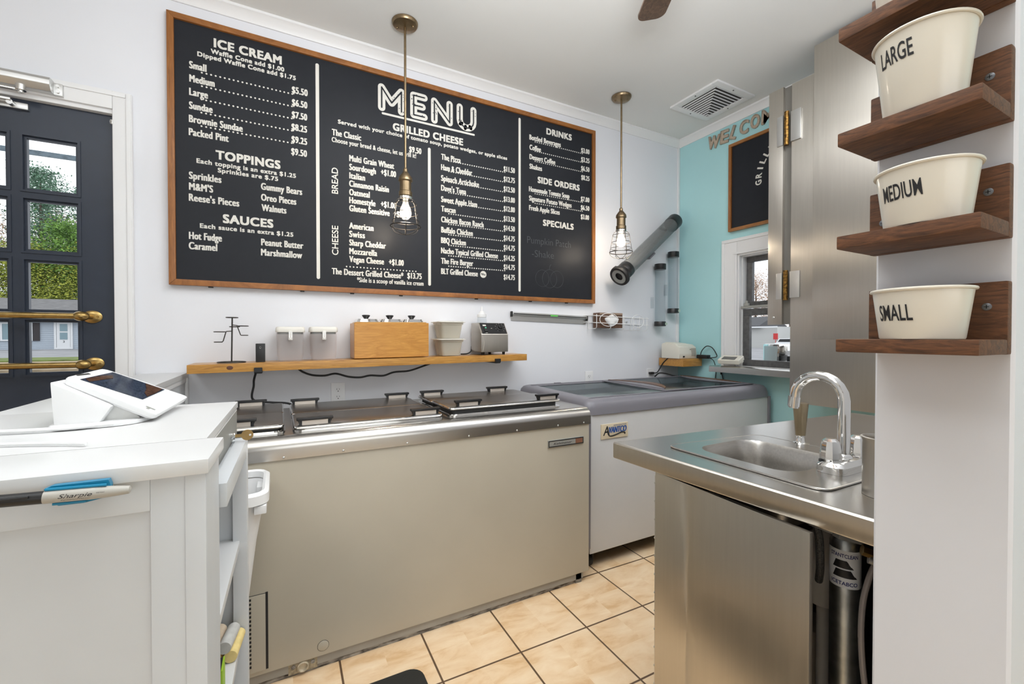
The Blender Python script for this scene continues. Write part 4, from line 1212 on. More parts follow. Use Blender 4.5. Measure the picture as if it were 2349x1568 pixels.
# corner shelf with printer
cs = tag(build('corner_shelf', MB().box(2.725, XT - .024, 2.307, YW - .013, .968, 1.028, .002), M_pine), 'small thick pine corner shelf where white and teal walls meet', 'shelf')
pt = thing('receipt_printer', 'cream receipt printer standing on the pine corner shelf', 'printer', (2.83, 2.42, 1.028))
build('casing', MB().prism([(2.335, 1.029), (2.330, 1.065), (2.338, 1.118), (2.37, 1.138), (2.49, 1.150), (2.51, 1.14), (2.51, 1.029)], 'x', 2.712, 2.905, .006), M_offw, pt)
build('top_cover', MB().prism([(2.350, 1.128), (2.375, 1.146), (2.48, 1.156), (2.485, 1.150)], 'x', 2.722, 2.84, .003), M_offw, pt)
build('paper_slot', MB().box(2.845, 2.895, 2.329, 2.34, 1.048, 1.108, .003), mat('slot_grey', (.45, .42, .36), .5), pt)
build('switch', MB().box(2.752, 2.768, 2.328, 2.333, 1.038, 1.050, .001), M_black, pt)
letter('lettering', 'star', M_ink, lambda u, v: Vector((2.83 + u, 2.3335 + v * .2, 1.096 + v)), .026, .009, pt, .02)
ad = thing('power_adapter', 'black power adapter with cables beside the receipt printer', 'adapter', (2.93, 2.34, 1.03))
build('brick', MB().box(2.895, 2.938, 2.23, 2.325, 1.029, 1.058, .006, 2), M_black, ad)
build('cable', MB().tube([(2.91, 2.30, 1.05), (2.915, 2.29, 1.09), (2.93, 2.26, 1.125), (2.94, 2.22, 1.115), (2.945, 2.19, 1.075), (2.94, 2.18, 1.045), (2.92, 2.23, 1.035)], .0035, 7, smooth=5), M_rubber, ad)
build('cable', MB().tube([(2.915, 2.235, 1.04), (2.94, 2.21, 1.02), (2.952, 2.20, .98), (2.955, 2.195, .93), (2.953, 2.20, .88)], .0028, 7, smooth=5), M_rubber, ad)
tag(build('thin_cable', MB().tube([(2.955, 2.155, .96), (2.955, 2.15, .93), (2.954, 2.14, .905), (2.955, 2.13, .86)], .0028, 7, smooth=5).cyl((2.955, 2.153, .938), (2.955, 2.148, .912), .006), M_rubber), 'thin black cable with a plug hanging under the steel window ledge', 'cable')
tag(build('power_plug', MB().box(2.615, 2.655, 2.530, 2.553, .898, .916, .004).tube([(2.655, 2.54, .907), (2.69, 2.535, .910), (2.715, 2.53, .94), (2.722, 2.50, .99), (2.728, 2.45, 1.031), (2.75, 2.44, 1.034)], .0042, 8, smooth=6), M_rubber), 'black plug in the outlet under the corner shelf with its cord', 'plug')
tag(build('wall_cable', MB().tube([(2.952, 2.547, 1.14), (2.950, 2.545, 1.10), (2.935, 2.54, 1.07), (2.915, 2.53, 1.06)], .0035, 7, smooth=5), M_rubber), 'short black cable dropping from the white corner strip to the receipt printer', 'cable')
ct = thing('card_terminal', 'cream card terminal with a dark screen lying on the steel window ledge', 'card terminal', (2.88, 2.02, .986))
Rc = Matrix.Translation((2.882, 2.02, 1.008)) @ Matrix.Rotation(radians(12), 4, 'Z') @ Matrix.Rotation(radians(-20), 4, 'Y')
build('casing', MB().box(-.040, .055, -.075, .075, .006, .040, .010, 3, Rc).box(.01, .055, -.068, .068, -.010, .02, .006, 2, Rc), M_offw, ct)
build('screen', MB().box(-.032, .022, -.045, .050, .0395, .0415, .002, 1, Rc), mat('terminal_screen', (.10, .10, .09), .15), ct)

# ------------------------------------------------------------------ dipping freezer (beige front)
f1 = thing('dipping_freezer', 'long beige fronted ice cream dipping freezer with steel top', 'freezer', (.5, 2.0, 0))
A0, A1 = -0.335, 1.337
build('cabinet', MB().box(A0, A1, 1.692, 2.40, .050, .80, .004, 2), M_beige, f1)
build('kick_base', MB().box(A0 + .02, A1 - .035, 1.706, 2.36, .0, .05), M_rust, f1)
build('kick_strip', MB().box(A0, A1 - .03, 1.700, 1.707, .018, .050), M_beiged, f1)
arc = [(1.728 - .042 * cos(a), .812 + .040 * sin(a)) for a in [pi / 2 * k / 8 for k in range(9)]]
prof = [(1.686, .775), (1.686, .812)] + arc[1:] + [(2.38, .852), (2.405, .840), (2.405, .775)]
build('steel_top', MB().prism(prof, 'x', A0 - .004, A1 + .004), M_steelh, f1)
mb = MB()
for xx in (-.19, .012, .205, .44, .70, .93, 1.15, 1.30):
    mb.ball((xx, 1.6855, .783), .0042, (1, .5, 1), 10, 6)
build('trim_screw', mb, M_alu, f1)
vp = build('vent_panel', MB().box(A0 + .005, -.046, 1.688, 1.693, .066, .326, .001), M_beige, f1)
mb = MB()
for k in range(17):
    for x0, x1 in ((-.165, -.088), (-.26, -.18)):
        mb.box(x0, x1, 1.6865, 1.690, .085 + k * .0142, .0925 + k * .0142)
build('vent_slot', mb, M_ink, vp)
build('vent_gap', MB().box(-.046, -.0385, 1.6905, 1.6925, .066, .330).box(A0 + .003, -.046, 1.6905, 1.6925, .326, .3275), M_ink, f1)
mb = MB().lathe([(.0185, 0), (.0185, .001), (.017, .002)], M=Matrix.Translation((.134, 1.692, .085)) @ Matrix.Rotation(pi / 2, 4, 'X'))
build('hole_plug', mb, M_beige, f1)
mb = MB(); mb.tube([(.134 + .019 * cos(k * pi / 12), 1.6915, .085 + .019 * sin(k * pi / 12)) for k in range(24)], .0007, 5, True)
build('plug_edge', mb, M_dark, f1)
bd1 = build('name_badge', MB().box(1.096, 1.300, 1.687, 1.693, .683, .717, .001), M_greyl, f1)
mb = MB()
mb.frame(1.098, 1.298, .685, .715, .0035, 1.6855, 1.688)
build('badge_border', mb, M_ink, bd1)
letter('lettering', 'Kelvinator', M_ink, lambda u, v: Vector((1.125 + u, 1.6862, .695 + v)), .105, .009, bd1, .004, .3)
build('badge_emblem', MB().box(1.252, 1.292, 1.6855, 1.688, .689, .711), mat('copper_emblem', (.45, .22, .14), .35, metal=.6), bd1)
ft = build('foot_bracket', MB().box(.022, .115, 1.699, 1.706, .010, .052), mat('grimy_cream', (.40, .33, .22), .6, noise=.6, nscale=60), f1)
mb = MB().lathe([(.019, 0), (.019, .012), (.015, .014), (.011, .006)], M=Matrix.Translation((.068, 1.704, .030)) @ Matrix.Rotation(pi / 2, 4, 'X'))
build('foot_roller', mb, mat('grimy_roller', (.55, .47, .34), .5, noise=.4, nscale=40), ft)
for xx in (.038, .100):
    build('bracket_bolt', MB().cyl((xx, 1.699, .036), (xx, 1.695, .036), .0065), M_rust, ft)

build('corner_foot', MB().box(1.262, 1.300, 1.70, 1.74, 0, .048, .003), M_rust, f1)

def handle(par, xc, yc, z, w=.062, tilt=0):
    h = build('lid_handle', MB().box(xc - w * .88, xc + w * .88, yc - .004, yc + .004, z - .002, z + .016).prism([(xc - w, z + .024), (xc - w * .8, z + .014), (xc - w * .72, z - .001), (xc - w * .84, z - .001)], 'y', yc - .010, yc + .010).prism([(xc + w, z + .024), (xc + w * .8, z + .014), (xc + w * .72, z - .001), (xc + w * .84, z - .001)], 'y', yc - .010, yc + .010).box(xc - w * 1.02, xc + w * 1.02, yc - .013, yc + .013, z + .016, z + .026, .003), M_black, par)
    build('handle_plate', MB().box(xc - w * .72, xc + w * .72, yc - .0085, yc - .004, z - .001, z + .015), mat('handle_plate_metal', (.62, .56, .50), .45, metal=.7), h)
def lid_pair(x0, x1, y0, ym, y1, z, lift, label_f, label_b, hx, hf, raised=False):
    xc, w = (x0 + x1) / 2, x1 - x0
    mb = MB().loft([rrect(w + .012, y1 - y0 + .012, .03, 5, .8525 + zz, xc, (y0 + y1) / 2) for zz in (0, .006)]).loft([rrect(w - .01, y1 - y0 - .01, .03, 5, .858 + zz, xc, (y0 + y1) / 2) for zz in (0, .003)])
    build('well_rim', mb, M_chrome, f1)
    for a, b, lb, lf, hs in ((y0, ym - .002, label_f, lift, hf), (ym + .002, y1, label_b, lift * .75, hx)):
        yc, d = (a + b) / 2, b - a
        zz = z + lf
        t = thing('freezer_lid', lb, 'lid', (xc, yc, zz - .01), 0, 'steel lids of the dipping freezer')
        build('lid_core', MB().loft([rrect(w - .03, d - .02, .018, 4, q, xc, yc) for q in (.8615, zz - .004)]), M_rubber, t)
        build('lid_plate', MB().loft([rrect(w * s_, d - w * (1 - s_), .018, 5, zz + q, xc, yc) for q, s_ in ((-.006, 1.0), (-.001, 1.003), (.004, .997), (.006, .985))]), M_lid, t)
        mb = MB(); mb.tube([Vector((p.x, p.y, zz + .001)) for p in rrect(w, d, .018, 5, 0, xc, yc)], .0042, 8, True)
        build('lid_edge', mb, M_chrome, t)
        for xx in hs:
            handle(t, xx, (a + .030) if a == y0 else (b - .035), zz + .006)
lid_pair(-.33, .012, 1.762, 2.06, 2.36, .868, .010, 'front lid of the left well, its black gasket showing, beside the cash drawer key', 'back lid of the left well nearest the counter', (-.115,), (-.135,))
lid_pair(.048, .612, 1.762, 2.06, 2.375, .866, .0, 'front steel lid of the wide middle well', 'back steel lid of the wide middle well', (.110, .555), (.118, .545))
lid_pair(.650, 1.225, 1.775, 2.03, 2.27, .868, .018, 'raised front lid of the right well with black gasket below', 'back lid of the right well beside the grey freezer', (.715, 1.10), (.745, 1.165))

# ------------------------------------------------------------------ glass top freezer (grey cap)
f2 = thing('glass_top_freezer', 'pale chest freezer with grey rounded cap and sliding glass top', 'freezer', (2.15, 2.1, 0))
B0, B1, Y0, Y1 = 1.372, 2.925, 1.752, 2.49
build('cabinet', MB().box(B0 + .022, B1 - .03, Y0 + .004, Y1 - .02, .085, .80, .006), M_grey, f2)
for xx in (B0 + .012, B1 - .018):
    build('corner_post', MB().prism([(Y0 + .016, .085), (Y0 - .002, .12), (Y0 - .004, .62), (Y0 - .004, .80), (Y0 + .05, .80), (Y0 + .05, .085)], 'x', xx - .010, xx + .010, .003), M_greyd, f2)
# cap ring, section swept around a rounded rectangle
sec = [(-.004, .798), (.0, .83), (.006, .852), (.020, .868), (.036, .874), (.058, .874), (.062, .862), (.062, .80)]
cx_, cy_ = (B0 + B1) / 2, (Y0 + Y1) / 2
def slope(y): return .012 * (y - Y0) / (Y1 - Y0)
lp = []
for off, z in sec:
    lp.append([Vector((p.x, p.y, z + (slope(p.y) if z > .84 else 0))) for p in rrect(B1 - B0 - 2 * off, Y1 - Y0 - 2 * off, max(.012, .055 - off * .6), 6, 0, cx_, cy_)])
build('cap_frame', MB().loft(lp, False, False), M_greyd, f2)
build('inner_tub', MB().box(B0 + .07, B1 - .07, Y0 + .07, Y1 - .07, .60, .62).box(B0 + .062, B0 + .075, Y0 + .062, Y1 - .062, .40, .84).box(B1 - .075, B1 - .062, Y0 + .062, Y1 - .062, .40, .84).box(B0 + .062, B1 - .062, Y1 - .075, Y1 - .062, .40, .855).box(B0 + .062, B1 - .062, Y0 + .062, Y0 + .075, .40, .845), mat('tub_grey', (.36, .35, .39), .5), f2)
for k, (ya, h) in enumerate(((Y1 - .072, .885), (Y1 - .105, .880), (Y1 - .14, .876))):
    build('slide_rail', MB().box(B0 + .062, B1 - .062, ya, ya + .006, .845, h, .001), M_greyd, f2)
for k, ya in enumerate((Y0 + .066, Y0 + .095)):
    build('slide_rail', MB().box(B0 + .062, B1 - .062, ya, ya + .006, .835, .872, .001), M_greyd, f2)
for a, b, dz in ((B0 + .066, 2.075, 0), (2.015, B1 - .066, .007)):
    ya, yb = Y0 + .085, Y1 - .085
    fr = MB()
    zf = lambda y, q: .866 + dz + slope(y) + q
    for x0, x1, y0, y1 in ((a, a + .03, ya, yb), (b - .03, b, ya, yb), (a + .03, b - .03, ya, ya + .02), (a + .03, b - .03, yb - .02, yb)):
        fr.faces([(x0, y0, zf(y0, 0)), (x1, y0, zf(y0, 0)), (x1, y1, zf(y1, 0)), (x0, y1, zf(y1, 0)), (x0, y0, zf(y0, .006)), (x1, y0, zf(y0, .006)), (x1, y1, zf(y1, .006)), (x0, y1, zf(y1, .006))],
                 [(0, 3, 2, 1), (4, 5, 6, 7), (0, 1, 5, 4), (1, 2, 6, 5), (2, 3, 7, 6), (3, 0, 4, 7)])
    g = build('glass_lid', fr, M_greyd, f2)
    mb = MB(); mb.faces([(a + .02, ya + .01, zf(ya, .003)), (b - .02, ya + .01, zf(ya, .003)), (b - .02, yb - .01, zf(yb, .003)), (a + .02, yb - .01, zf(yb, .003))], [(0, 1, 2, 3)])
    build('glass_pane', mb, M_fzglass, g)
    if dz == 0: continue
    for xs_, sg_, wd, br in ((a + .03, 1, .090, .075), (b - .085, -1, .085, .0)):
        N = 14
        ys = [ya + .03 + (yb - ya - .06) * k / N for k in range(N + 1)]
        bump_ = [sin(pi * k / N) ** .8 for k in range(N + 1)]
        if sg_ == 1:
            inner = [Vector((xs_ + wd * q, y, 0)) for y, q in zip(ys, bump_)]
            outer = [Vector((xs_ + wd * q + br * q, y, 0)) for y, q in zip(ys, bump_)]
            left = [Vector((xs_ - .003, y, 0)) for y in ys]
        else:
            left = [Vector((xs_ - wd * q, y, 0)) for y, q in zip(ys, bump_)]
            inner = [Vector((xs_, y, 0)) for y in ys]
            outer = [Vector((xs_ + .052 * q, y, 0)) for y, q in zip(ys, bump_)]
        def band(p, q, z0_, z1_):
            lpz = [v for v in p] + [v for v in reversed(q)]
            return MB().loft([[Vector((v.x, v.y, zf(v.y, zz_))) for v in lpz] for zz_ in (z0_, z1_)])
        build('handle_cover', band(left, inner, .0062, .011), M_greyd, g)
        build('handle_recess', band(inner, outer, .0062, .0145), M_brownp, g)
build('lid_stop', MB().box(B0 + .26, B0 + .31, Y1 - .06, Y1 - .045, .878, .890, .003), M_greyd, f2)
pl = build('brand_plate', MB().box(1.462, 1.645, Y0 - .001, Y0 + .004, .668, .745, .001), M_tan, f2)
letter('lettering', 'A', M_ink, lambda u, v: Vector((1.474 + u + v * .12, Y0 - .0015, .686 + v)), .044, .048, pl, .012, .0)
letter('lettering', 'VANTCO', M_blueink, lambda u, v: Vector((1.508 + u + v * .12, Y0 - .0018, .697 + v)), .124, .031, pl, .0, .0, (.004, .001))
letter('lettering', 'REFRIGERATION', M_navyink, lambda u, v: Vector((1.545 + u, Y0 - .0015, .731 + v)), .088, .007, pl, .0)
mb = MB(); mb.tube([(1.502, Y0 - .001, .712), (1.508, Y0 - .001, .690), (1.525, Y0 - .001, .680), (1.56, Y0 - .001, .684), (1.60, Y0 - .001, .694), (1.622, Y0 - .001, .690), (1.620, Y0 - .001, .682)], [.0012] + [.0012 + .0022 * min(1, k / 12) for k in range(36)], 6, smooth=6)
build('swoosh', mb, M_ink, pl)
for xx in (B0 + .055, B1 - .09):
    for yy in (Y0 + .06, Y1 - .1):
        c_ = build('caster', MB().cyl((xx - .012, yy, .026), (xx + .012, yy, .026), .026), M_rubber, f2)
        build('caster_fork', MB().box(xx - .018, xx - .013, yy - .02, yy + .02, .025, .085).box(xx + .013, xx + .018, yy - .02, yy + .02, .025, .085).box(xx - .03, xx + .03, yy - .03, yy + .03, .075, .086), M_dark, c_)
build('base_pan', MB().box(B0 + .04, B1 - .05, Y0 + .03, Y1 - .04, .07, .085), M_dark, f2)
tag(build('loose_cable', MB().tube([(2.66, 2.545, .86), (2.68, 2.51, .905), (2.72, 2.475, .905), (2.76, 2.43, .890), (2.79, 2.40, .885)], .0055, 8, smooth=6), M_rubber), 'black cable looping over the back rim of the glass top freezer', 'cable')

# ------------------------------------------------------------------ sink counter
sk = thing('sink_counter', 'stainless steel counter with a drop in sink and an ajar cabinet door', 'counter', (1.5, .7, 0))
TZ = .870
top = [(.926, 1.044), (2.185, .955), (2.19, .374), (.948, .374)]
def inset(poly, d):
    c = Vector((sum(p[0] for p in poly) / len(poly), sum(p[1] for p in poly) / len(poly)))
    return [(p[0] - d * (1 if p[0] > c.x else -1), p[1] - d * (1 if p[1] > c.y else -1)) for p in poly]
def opening_slab(mb, outer, hole, z0, z1):
    """slab between outer polygon and rounded hole (both lists, hole starts near outer[0] going same way)"""
    n = len(hole)
    rows = []
    for z in (z1, z0):
        rows.append(([mb.bm.verts.new((x, y, z)) for x, y in outer], [mb.bm.verts.new((p[0], p[1], z)) for p in hole]))
    for (o, h), flip in zip(rows, (0, 1)):
        m_ = len(o)
        q = n // m_
        for i in range(m_):
            j = (i + 1) % m_
            seg = [h[(i * q + k) % n] for k in range(q)]
            mb.bm.faces.new([o[i]] + [o[j]] + [h[((i + 1) * q) % n]] + list(reversed(seg)))
    o0, h0 = rows[0]; o1, h1 = rows[1]
    for a, b in ((o0, o1), (h0, h1)):
        for i in range(len(a)):
            j = (i + 1) % len(a)
            mb.bm.faces.new((a[i], a[j], b[j], b[i]))
SX0, SX1, SY0, SY1 = 1.068, 1.325, .590, .868
bcx, bcy = (SX0 + SX1) / 2, (SY0 + SY1) / 2
def hole(w, d, r, n=5):
    pts = rrect(w, d, r, n, 0, bcx, bcy)     # starts in the +x+y corner, counter clockwise
    pts = [(p.x, p.y) for p in pts]
    k = n + 1
    return pts[k:] + pts[:k]                 # start in the -x+y corner
ccw = [top[0], top[3], top[2], top[1]]       # -x+y, -x-y, +x-y, +x+y
mb = MB()
opening_slab(mb, ccw, hole(SX1 - SX0 + .02, SY1 - SY0 + .02, .06), TZ - .012, TZ)
build('counter_top', mb, M_steelh, sk, smooth=30)
mb = MB()
for i in range(4):
    (xa, ya), (xb, yb) = ccw[i], ccw[(i + 1) % 4]
    d = Vector((xb - xa, yb - ya, 0)); nrm = Vector((d.y, -d.x, 0)).normalized()
    if i == 2: pass
    P = lambda x, y, o, z: Vector((x, y, 0)) - nrm * -o + Vector((0, 0, z))
    o = -1
    sec2 = [(-.002, TZ + .0002), (.003, TZ - .0008), (.006, TZ - .004), (.006, TZ - .046), (.004, TZ - .049), (-.006, TZ - .050), (-.006, TZ - .012)]
    mb.loft([[Vector((xa, ya, z)) + nrm * s_ * -1 * -1 for s_, z in sec2], [Vector((xb, yb, z)) + nrm * s_ for s_, z in sec2]])
build('counter_apron', mb, M_steel, sk, smooth=40)
M_carc = mat('carcass_steel', (.30, .28, .26), .5, metal=.6)
mb = MB().box(.962, 2.12, .882, .898, .06, TZ - .013).box(2.10, 2.12, .39, .882, .06, TZ - .013).box(1.0, 2.10, .372, .386, .06, TZ - .013).box(.965, 2.10, .386, .882, .05, .065)
mb.box(.962, .978, .872, .890, .06, TZ - .05)
build('cabinet_body', mb, M_carc, sk)
build('kick_plinth', MB().box(1.0, 2.08, .41, .86, 0, .05), M_dark, sk)
Rd = Matrix.Translation((.958, .900, 0)) @ Matrix.Rotation(radians(-4.2), 4, 'Z')
dd = build('door', MB().box(-.008, .004, -.430, 0, .055, .813, .003, 2, Rd), M_steel, sk)
mb = MB()
for k in range(14):
    mb.cyl(Rd @ Vector((-.004, .001, .09 + k * .053)), Rd @ Vector((-.004, .004, .09 + k * .053)), .004, seg=8)
mb.cyl(Rd @ Vector((-.004, .001, .07)), Rd @ Vector((-.004, .001, .80)), .003, seg=8)
build('piano_hinge', mb, M_alu, dd)
# sink
def roundpoly(pts, r, n=4):
    out = []
    m_ = len(pts)
    for i in range(m_):
        p, a, b = Vector(pts[i][:2]), Vector(pts[i - 1][:2]), Vector(pts[(i + 1) % m_][:2])
        p0, p1 = p + (a - p).normalized() * r, p + (b - p).normalized() * r
        for k in range(n + 1):
            t = k / n
            out.append((1 - t) ** 2 * p0 + 2 * t * (1 - t) * p + t * t * p1)
    return out
rimq = roundpoly([(1.022, .925), (1.016, .492), (1.402, .486), (1.402, .885)], .035, 5)
hl = hole(SX1 - SX0, SY1 - SY0, .06)
P3 = lambda pts, z: [Vector((p[0], p[1], z)) for p in pts]
sn = build('sink_rim', MB().loft([P3(rimq, TZ + .0005), P3(rimq, TZ + .0045), P3(hl, TZ + .0040), P3(hl, TZ + .0005)], closed=True), M_steelh, sk, smooth=30)
build('rim_bead', MB().tube(P3(rimq, TZ + .0028), .0024, 8, True), M_steelh, sn)
w, d = SX1 - SX0, SY1 - SY0
bw = [(TZ + .004, 0, .06), (TZ - .006, .006, .058), (TZ - .05, .010, .055), (TZ - .12, .016, .055), (TZ - .142, .024, .05), (TZ - .152, .05, .045), (TZ - .154, .09, .03)]
build('sink_basin', MB().loft([rrect(w - 2 * o_, d - 2 * o_, max(.01, r_ - .0), 6, z, bcx, bcy) for z, o_, r_ in bw], False, True), mat('basin_steel', (.55, .53, .50), .33, metal=1, noise=.1, nscale=6, rnoise=.08, stretch=(6, 30, 30)), sn)
build('drain', MB().lathe([(.035, .001), (.035, .004), (.022, .003), (.001, .003)], (bcx, bcy, TZ - .154)), M_chrome, sn)
# faucet
fc = thing('faucet', 'chrome gooseneck faucet with two knobs on the sink rim', 'faucet', (1.24, .545, TZ))
fz0 = TZ + .0045
build('faucet_base', MB().loft([rrect(w_, d_, .024, 5, fz0 + z, 1.232, .552) for z, w_, d_ in ((0, .172, .066), (.016, .170, .064), (.022, .160, .054), (.026, .15, .046))]), M_chrome, fc)
gp = [(1.240, .560, fz0 + .024), (1.240, .560, fz0 + .10), (1.240, .560, 1.040)] + [(1.240, .618 - .058 * cos(a), 1.040 + .058 * sin(a)) for a in [pi * k / 10 for k in range(1, 10)]] + [(1.240, .677, 1.036), (1.240, .680, 1.022)]
build('spout', MB().tube(gp, [.0135] * 3 + [.0130] * 11, 16).lathe([(.020, fz0 + .024), (.018, fz0 + .030), (.014, fz0 + .034)], (1.240, .560, 0)), M_chrome, fc)
build('aerator', MB().cyl((1.240, .6785, 1.036), (1.240, .6805, 1.010), .0150, .0145).cyl((1.240, .6803, 1.012), (1.240, .681, 1.006), .0125), M_chrome, fc)
for xx, yy in ((1.182, .562), (1.282, .548)):
    kn = build('tap_knob', MB().lathe([(.021, 0), (.0225, .002), (.0225, .012), (.020, .034), (.017, .046), (.010, .052), (.001, .053)], (xx, yy, fz0 + .026), 10), M_chrome, fc, smooth=20)
    build('knob_base', MB().lathe([(.024, 0), (.024, .004), (.018, .006)], (xx, yy, fz0 + .020)), M_black, kn)
so = thing('metal_standpipe', 'tapered brown metal tube on a chrome foot behind the sink under the spout tip', 'tube', (1.409, .753, TZ))
build('tapered_tube', MB().lathe([(.0135, .028), (.0135, .03), (.0150, .050), (.0205, .122), (.0205, .126), (.018, .126)], (1.409, .753, TZ)), mat('bronze_tube', (.36, .29, .19), .30, metal=.9), so)
build('chrome_foot', MB().lathe([(.025, .0005), (.025, .003), (.014, .006), (.0115, .010), (.0115, .030)], (1.409, .753, TZ)), M_chrome, so)
cn = tag(build('steel_canister', MB().lathe([(.038, .0005), (.0375, .004), (.0375, .112), (.0405, .118), (.0405, .121), (.037, .122), (.035, .115), (.035, .01), (.001, .008)], (1.104, .424, TZ), 40), M_steel), 'open stainless steel canister at the edge of the sink counter by the white partition', 'canister')
# plumbing inside
fl = thing('water_filter', 'galvanized water filter cylinder with a white label inside the sink cabinet', 'water filter', (1.075, .49, .066))
fxc, fyc = 1.088, .487
build('cylinder', MB().lathe([(.026, .066), (.0278, .07), (.0278, .752), (.023, .762), (.010, .764)], (fxc, fyc, 0), 36), M_galv, fl)
lb_ = build('label', MB().lathe([(.0284, .662), (.0284, .742)], (fxc, fyc, 0), 48, caps=False), mat('label_white', (.80, .82, .85), .4), fl)
va = atan2(-fyc, -fxc)
def wrap(a0, z, r=.0289):
    return lambda u, v: Vector((fxc + r * cos(a0 + u / r), fyc + r * sin(a0 + u / r), z + v))
letter('lettering', 'STANTCLEAN', M_navyink, wrap(va - .95, .727), .052, .008, lb_, .02)
letter('lettering', 'ICETABCO', M_navyink, wrap(va - .92, .668), .050, .008, lb_, .02)
for z0_, z1_, s_ in ((.704, .721, .013), (.684, .701, .020)):
    mb = MB()
    N = 10
    vs = []
    for zf_, (xa, xb) in ((z0_, (-.023, s_ + .003)), (z1_, (-.023 + .006, s_ - .010))):
        for k in range(N + 1):
            u = xa + (xb - xa) * k / N
            vs.append(wrap(va, zf_)(u, 0))
    mb.faces(vs, [(k, k + 1, N + 2 + k, N + 1 + k) for k in range(N)])
    build('arrow_mark', mb, M_ink, lb_)
tag(build('water_bottle', MB().lathe([(.033, .545), (.036, .55), (.036, .68), (.030, .71), (.012, .73), (.012, .745)], (1.185, .577, 0)).cyl((1.185, .577, .066), (1.185, .577, .546), .014), mat('cloudy_white', (.75, .73, .70), .4)), 'cloudy white plumbing bottle behind the galvanized filter cylinder', 'bottle')
tag(build('grey_cylinder', MB().lathe([(.055, .066), (.055, .40), (.052, .412), (.001, .416)], (1.30, .65, 0)), mat('dull_cylinder', (.55, .50, .42), .5)), 'dull grey cylinder low at the back of the sink cabinet', 'cylinder')
tag(build('braided_hose', MB().tube([(1.045, .53, .80), (1.05, .525, .775), (1.06, .525, .75), (1.068, .527, .71), (1.085, .535, .67), (1.11, .55, .63)], .008, 10, smooth=6), mat('black_braid', (.02, .02, .02), .5, noise=.9, nscale=400, dark=(.15, .15, .15))), 'black braided hose hanging beside the labelled filter', 'hose')
vl = thing('valve_fitting', 'brass and grey valve fitting on top of the labelled filter cylinder', 'valve', (1.07, .47, .77))
build('grey_connector', MB().box(-.03, .03, -.009, .009, -.008, .008, .003, 2, Matrix.Translation((1.06, .468, .776)) @ Matrix.Rotation(radians(-25), 4, 'Z') @ Matrix.Rotation(radians(16), 4, 'Y')).cyl((1.045, .49, .783), (1.02, .525, .795), .007), mat('connector_grey', (.30, .31, .31), .4), vl)
build('brass_nut', MB().cyl((1.066, .447, .757), (1.080, .430, .751), .011, seg=6), M_brass, vl)
build('steel_clamp', MB().cyl((1.072, .438, .741), (1.082, .422, .737), .010, seg=12), M_alu, vl)
tag(build('clear_hose', MB().tube([(1.080, .428, .735), (1.070, .436, .70), (1.055, .440, .65), (1.045, .438, .58), (1.045, .432, .50), (1.055, .422, .40), (1.08, .412, .28), (1.10, .402, .15)], .0055, 10, smooth=6), M_hose), 'translucent hose curving down in front of the filter cylinder', 'hose')

# ------------------------------------------------------------------ tall steel wall cabinet
tc = thing('steel_wall_cabinet', 'tall brushed steel cabinet hung on the teal wall behind the sink', 'cabinet', (2.75, 1.0, .82))
build('body', MB().box(2.60, XT - .003, .37, 1.451, .820, 2.646, .003), M_steel, tc)
build('overlay_panel', MB().box(2.588, 2.600, .37, 1.328, 1.185, 2.786, .002), M_steel, tc)
hsx = build('hinged_strip', MB().box(2.598, 2.618, 1.497, 1.581, 1.270, 2.653, .002), M_steel, tc)
build('strip_channel', MB().box(2.618, 2.626, 1.44, 1.51, 1.272, 2.650), mat('channel_grey', (.20, .19, .17), .5, metal=.5), tc)
for z0_, z1_ in ((1.423, 1.575), (2.318, 2.490)):
    hg = build('hinge', MB().box(2.592, 2.599, 1.398, 1.452, z0_, z1_, .003), M_alu, tc)
    build('hinge_leaf', MB().box(2.593, 2.599, 1.496, 1.530, z0_ - .004, z1_ - .004, .002), M_alu, hg)
    build('hinge_knuckle', MB().cyl((2.592, 1.474, z0_ - .012), (2.592, 1.474, z1_ + .008), .0125), mat('rusty_brass', (.28, .15, .035), .35, metal=.9, noise=.8, nscale=90, dark=(.05, .025, .01)), hg)
build('strip_screw', MB().ball((2.597, 1.545, 1.312), .007, (.4, 1, 1)), M_alu, hsx)

# ------------------------------------------------------------------ cup shelves on the partition end
def cup_shelf(zt, label):
    t = thing('cup_shelf', label, 'shelf', (.86, .283, zt), 0, 'walnut cup shelves')
    build('back_board', MB().box(.882, .899, .2035, .364, zt - .021, zt + .081, .003), M_walnut, t)
    build('ledge', MB().box(.777, .882, .2035, .364, zt - .0205, zt, .0025), M_walnut, t)
    for yy, zz in ((.224, .046), (.345, .030)):
        s_ = build('screw', MB().lathe([(.0052, 0), (.0052, .0006), (.003, .0016)], M=Matrix.Translation((.882, yy, zt + zz)) @ Matrix.Rotation(-pi / 2, 4, 'Y')), mat('dark_zinc', (.22, .23, .25), .35, metal=.9), t)
        build('screw_cross', MB().box(.8800, .8805, yy - .0026, yy + .0026, zt + zz - .0005, zt + zz + .0005).box(.8800, .8805, yy - .0005, yy + .0005, zt + zz - .0026, zt + zz + .0026), M_ink, s_)
    return t
cup_shelf(1.196, 'lowest walnut cup shelf, holding the SMALL cup')
cup_shelf(1.3575, 'walnut cup shelf holding the MEDIUM cup')
cup_shelf(1.5185, 'walnut cup shelf holding the LARGE cup')
cup_shelf(1.682, 'topmost walnut cup shelf, cut off by the upper edge of the photo')
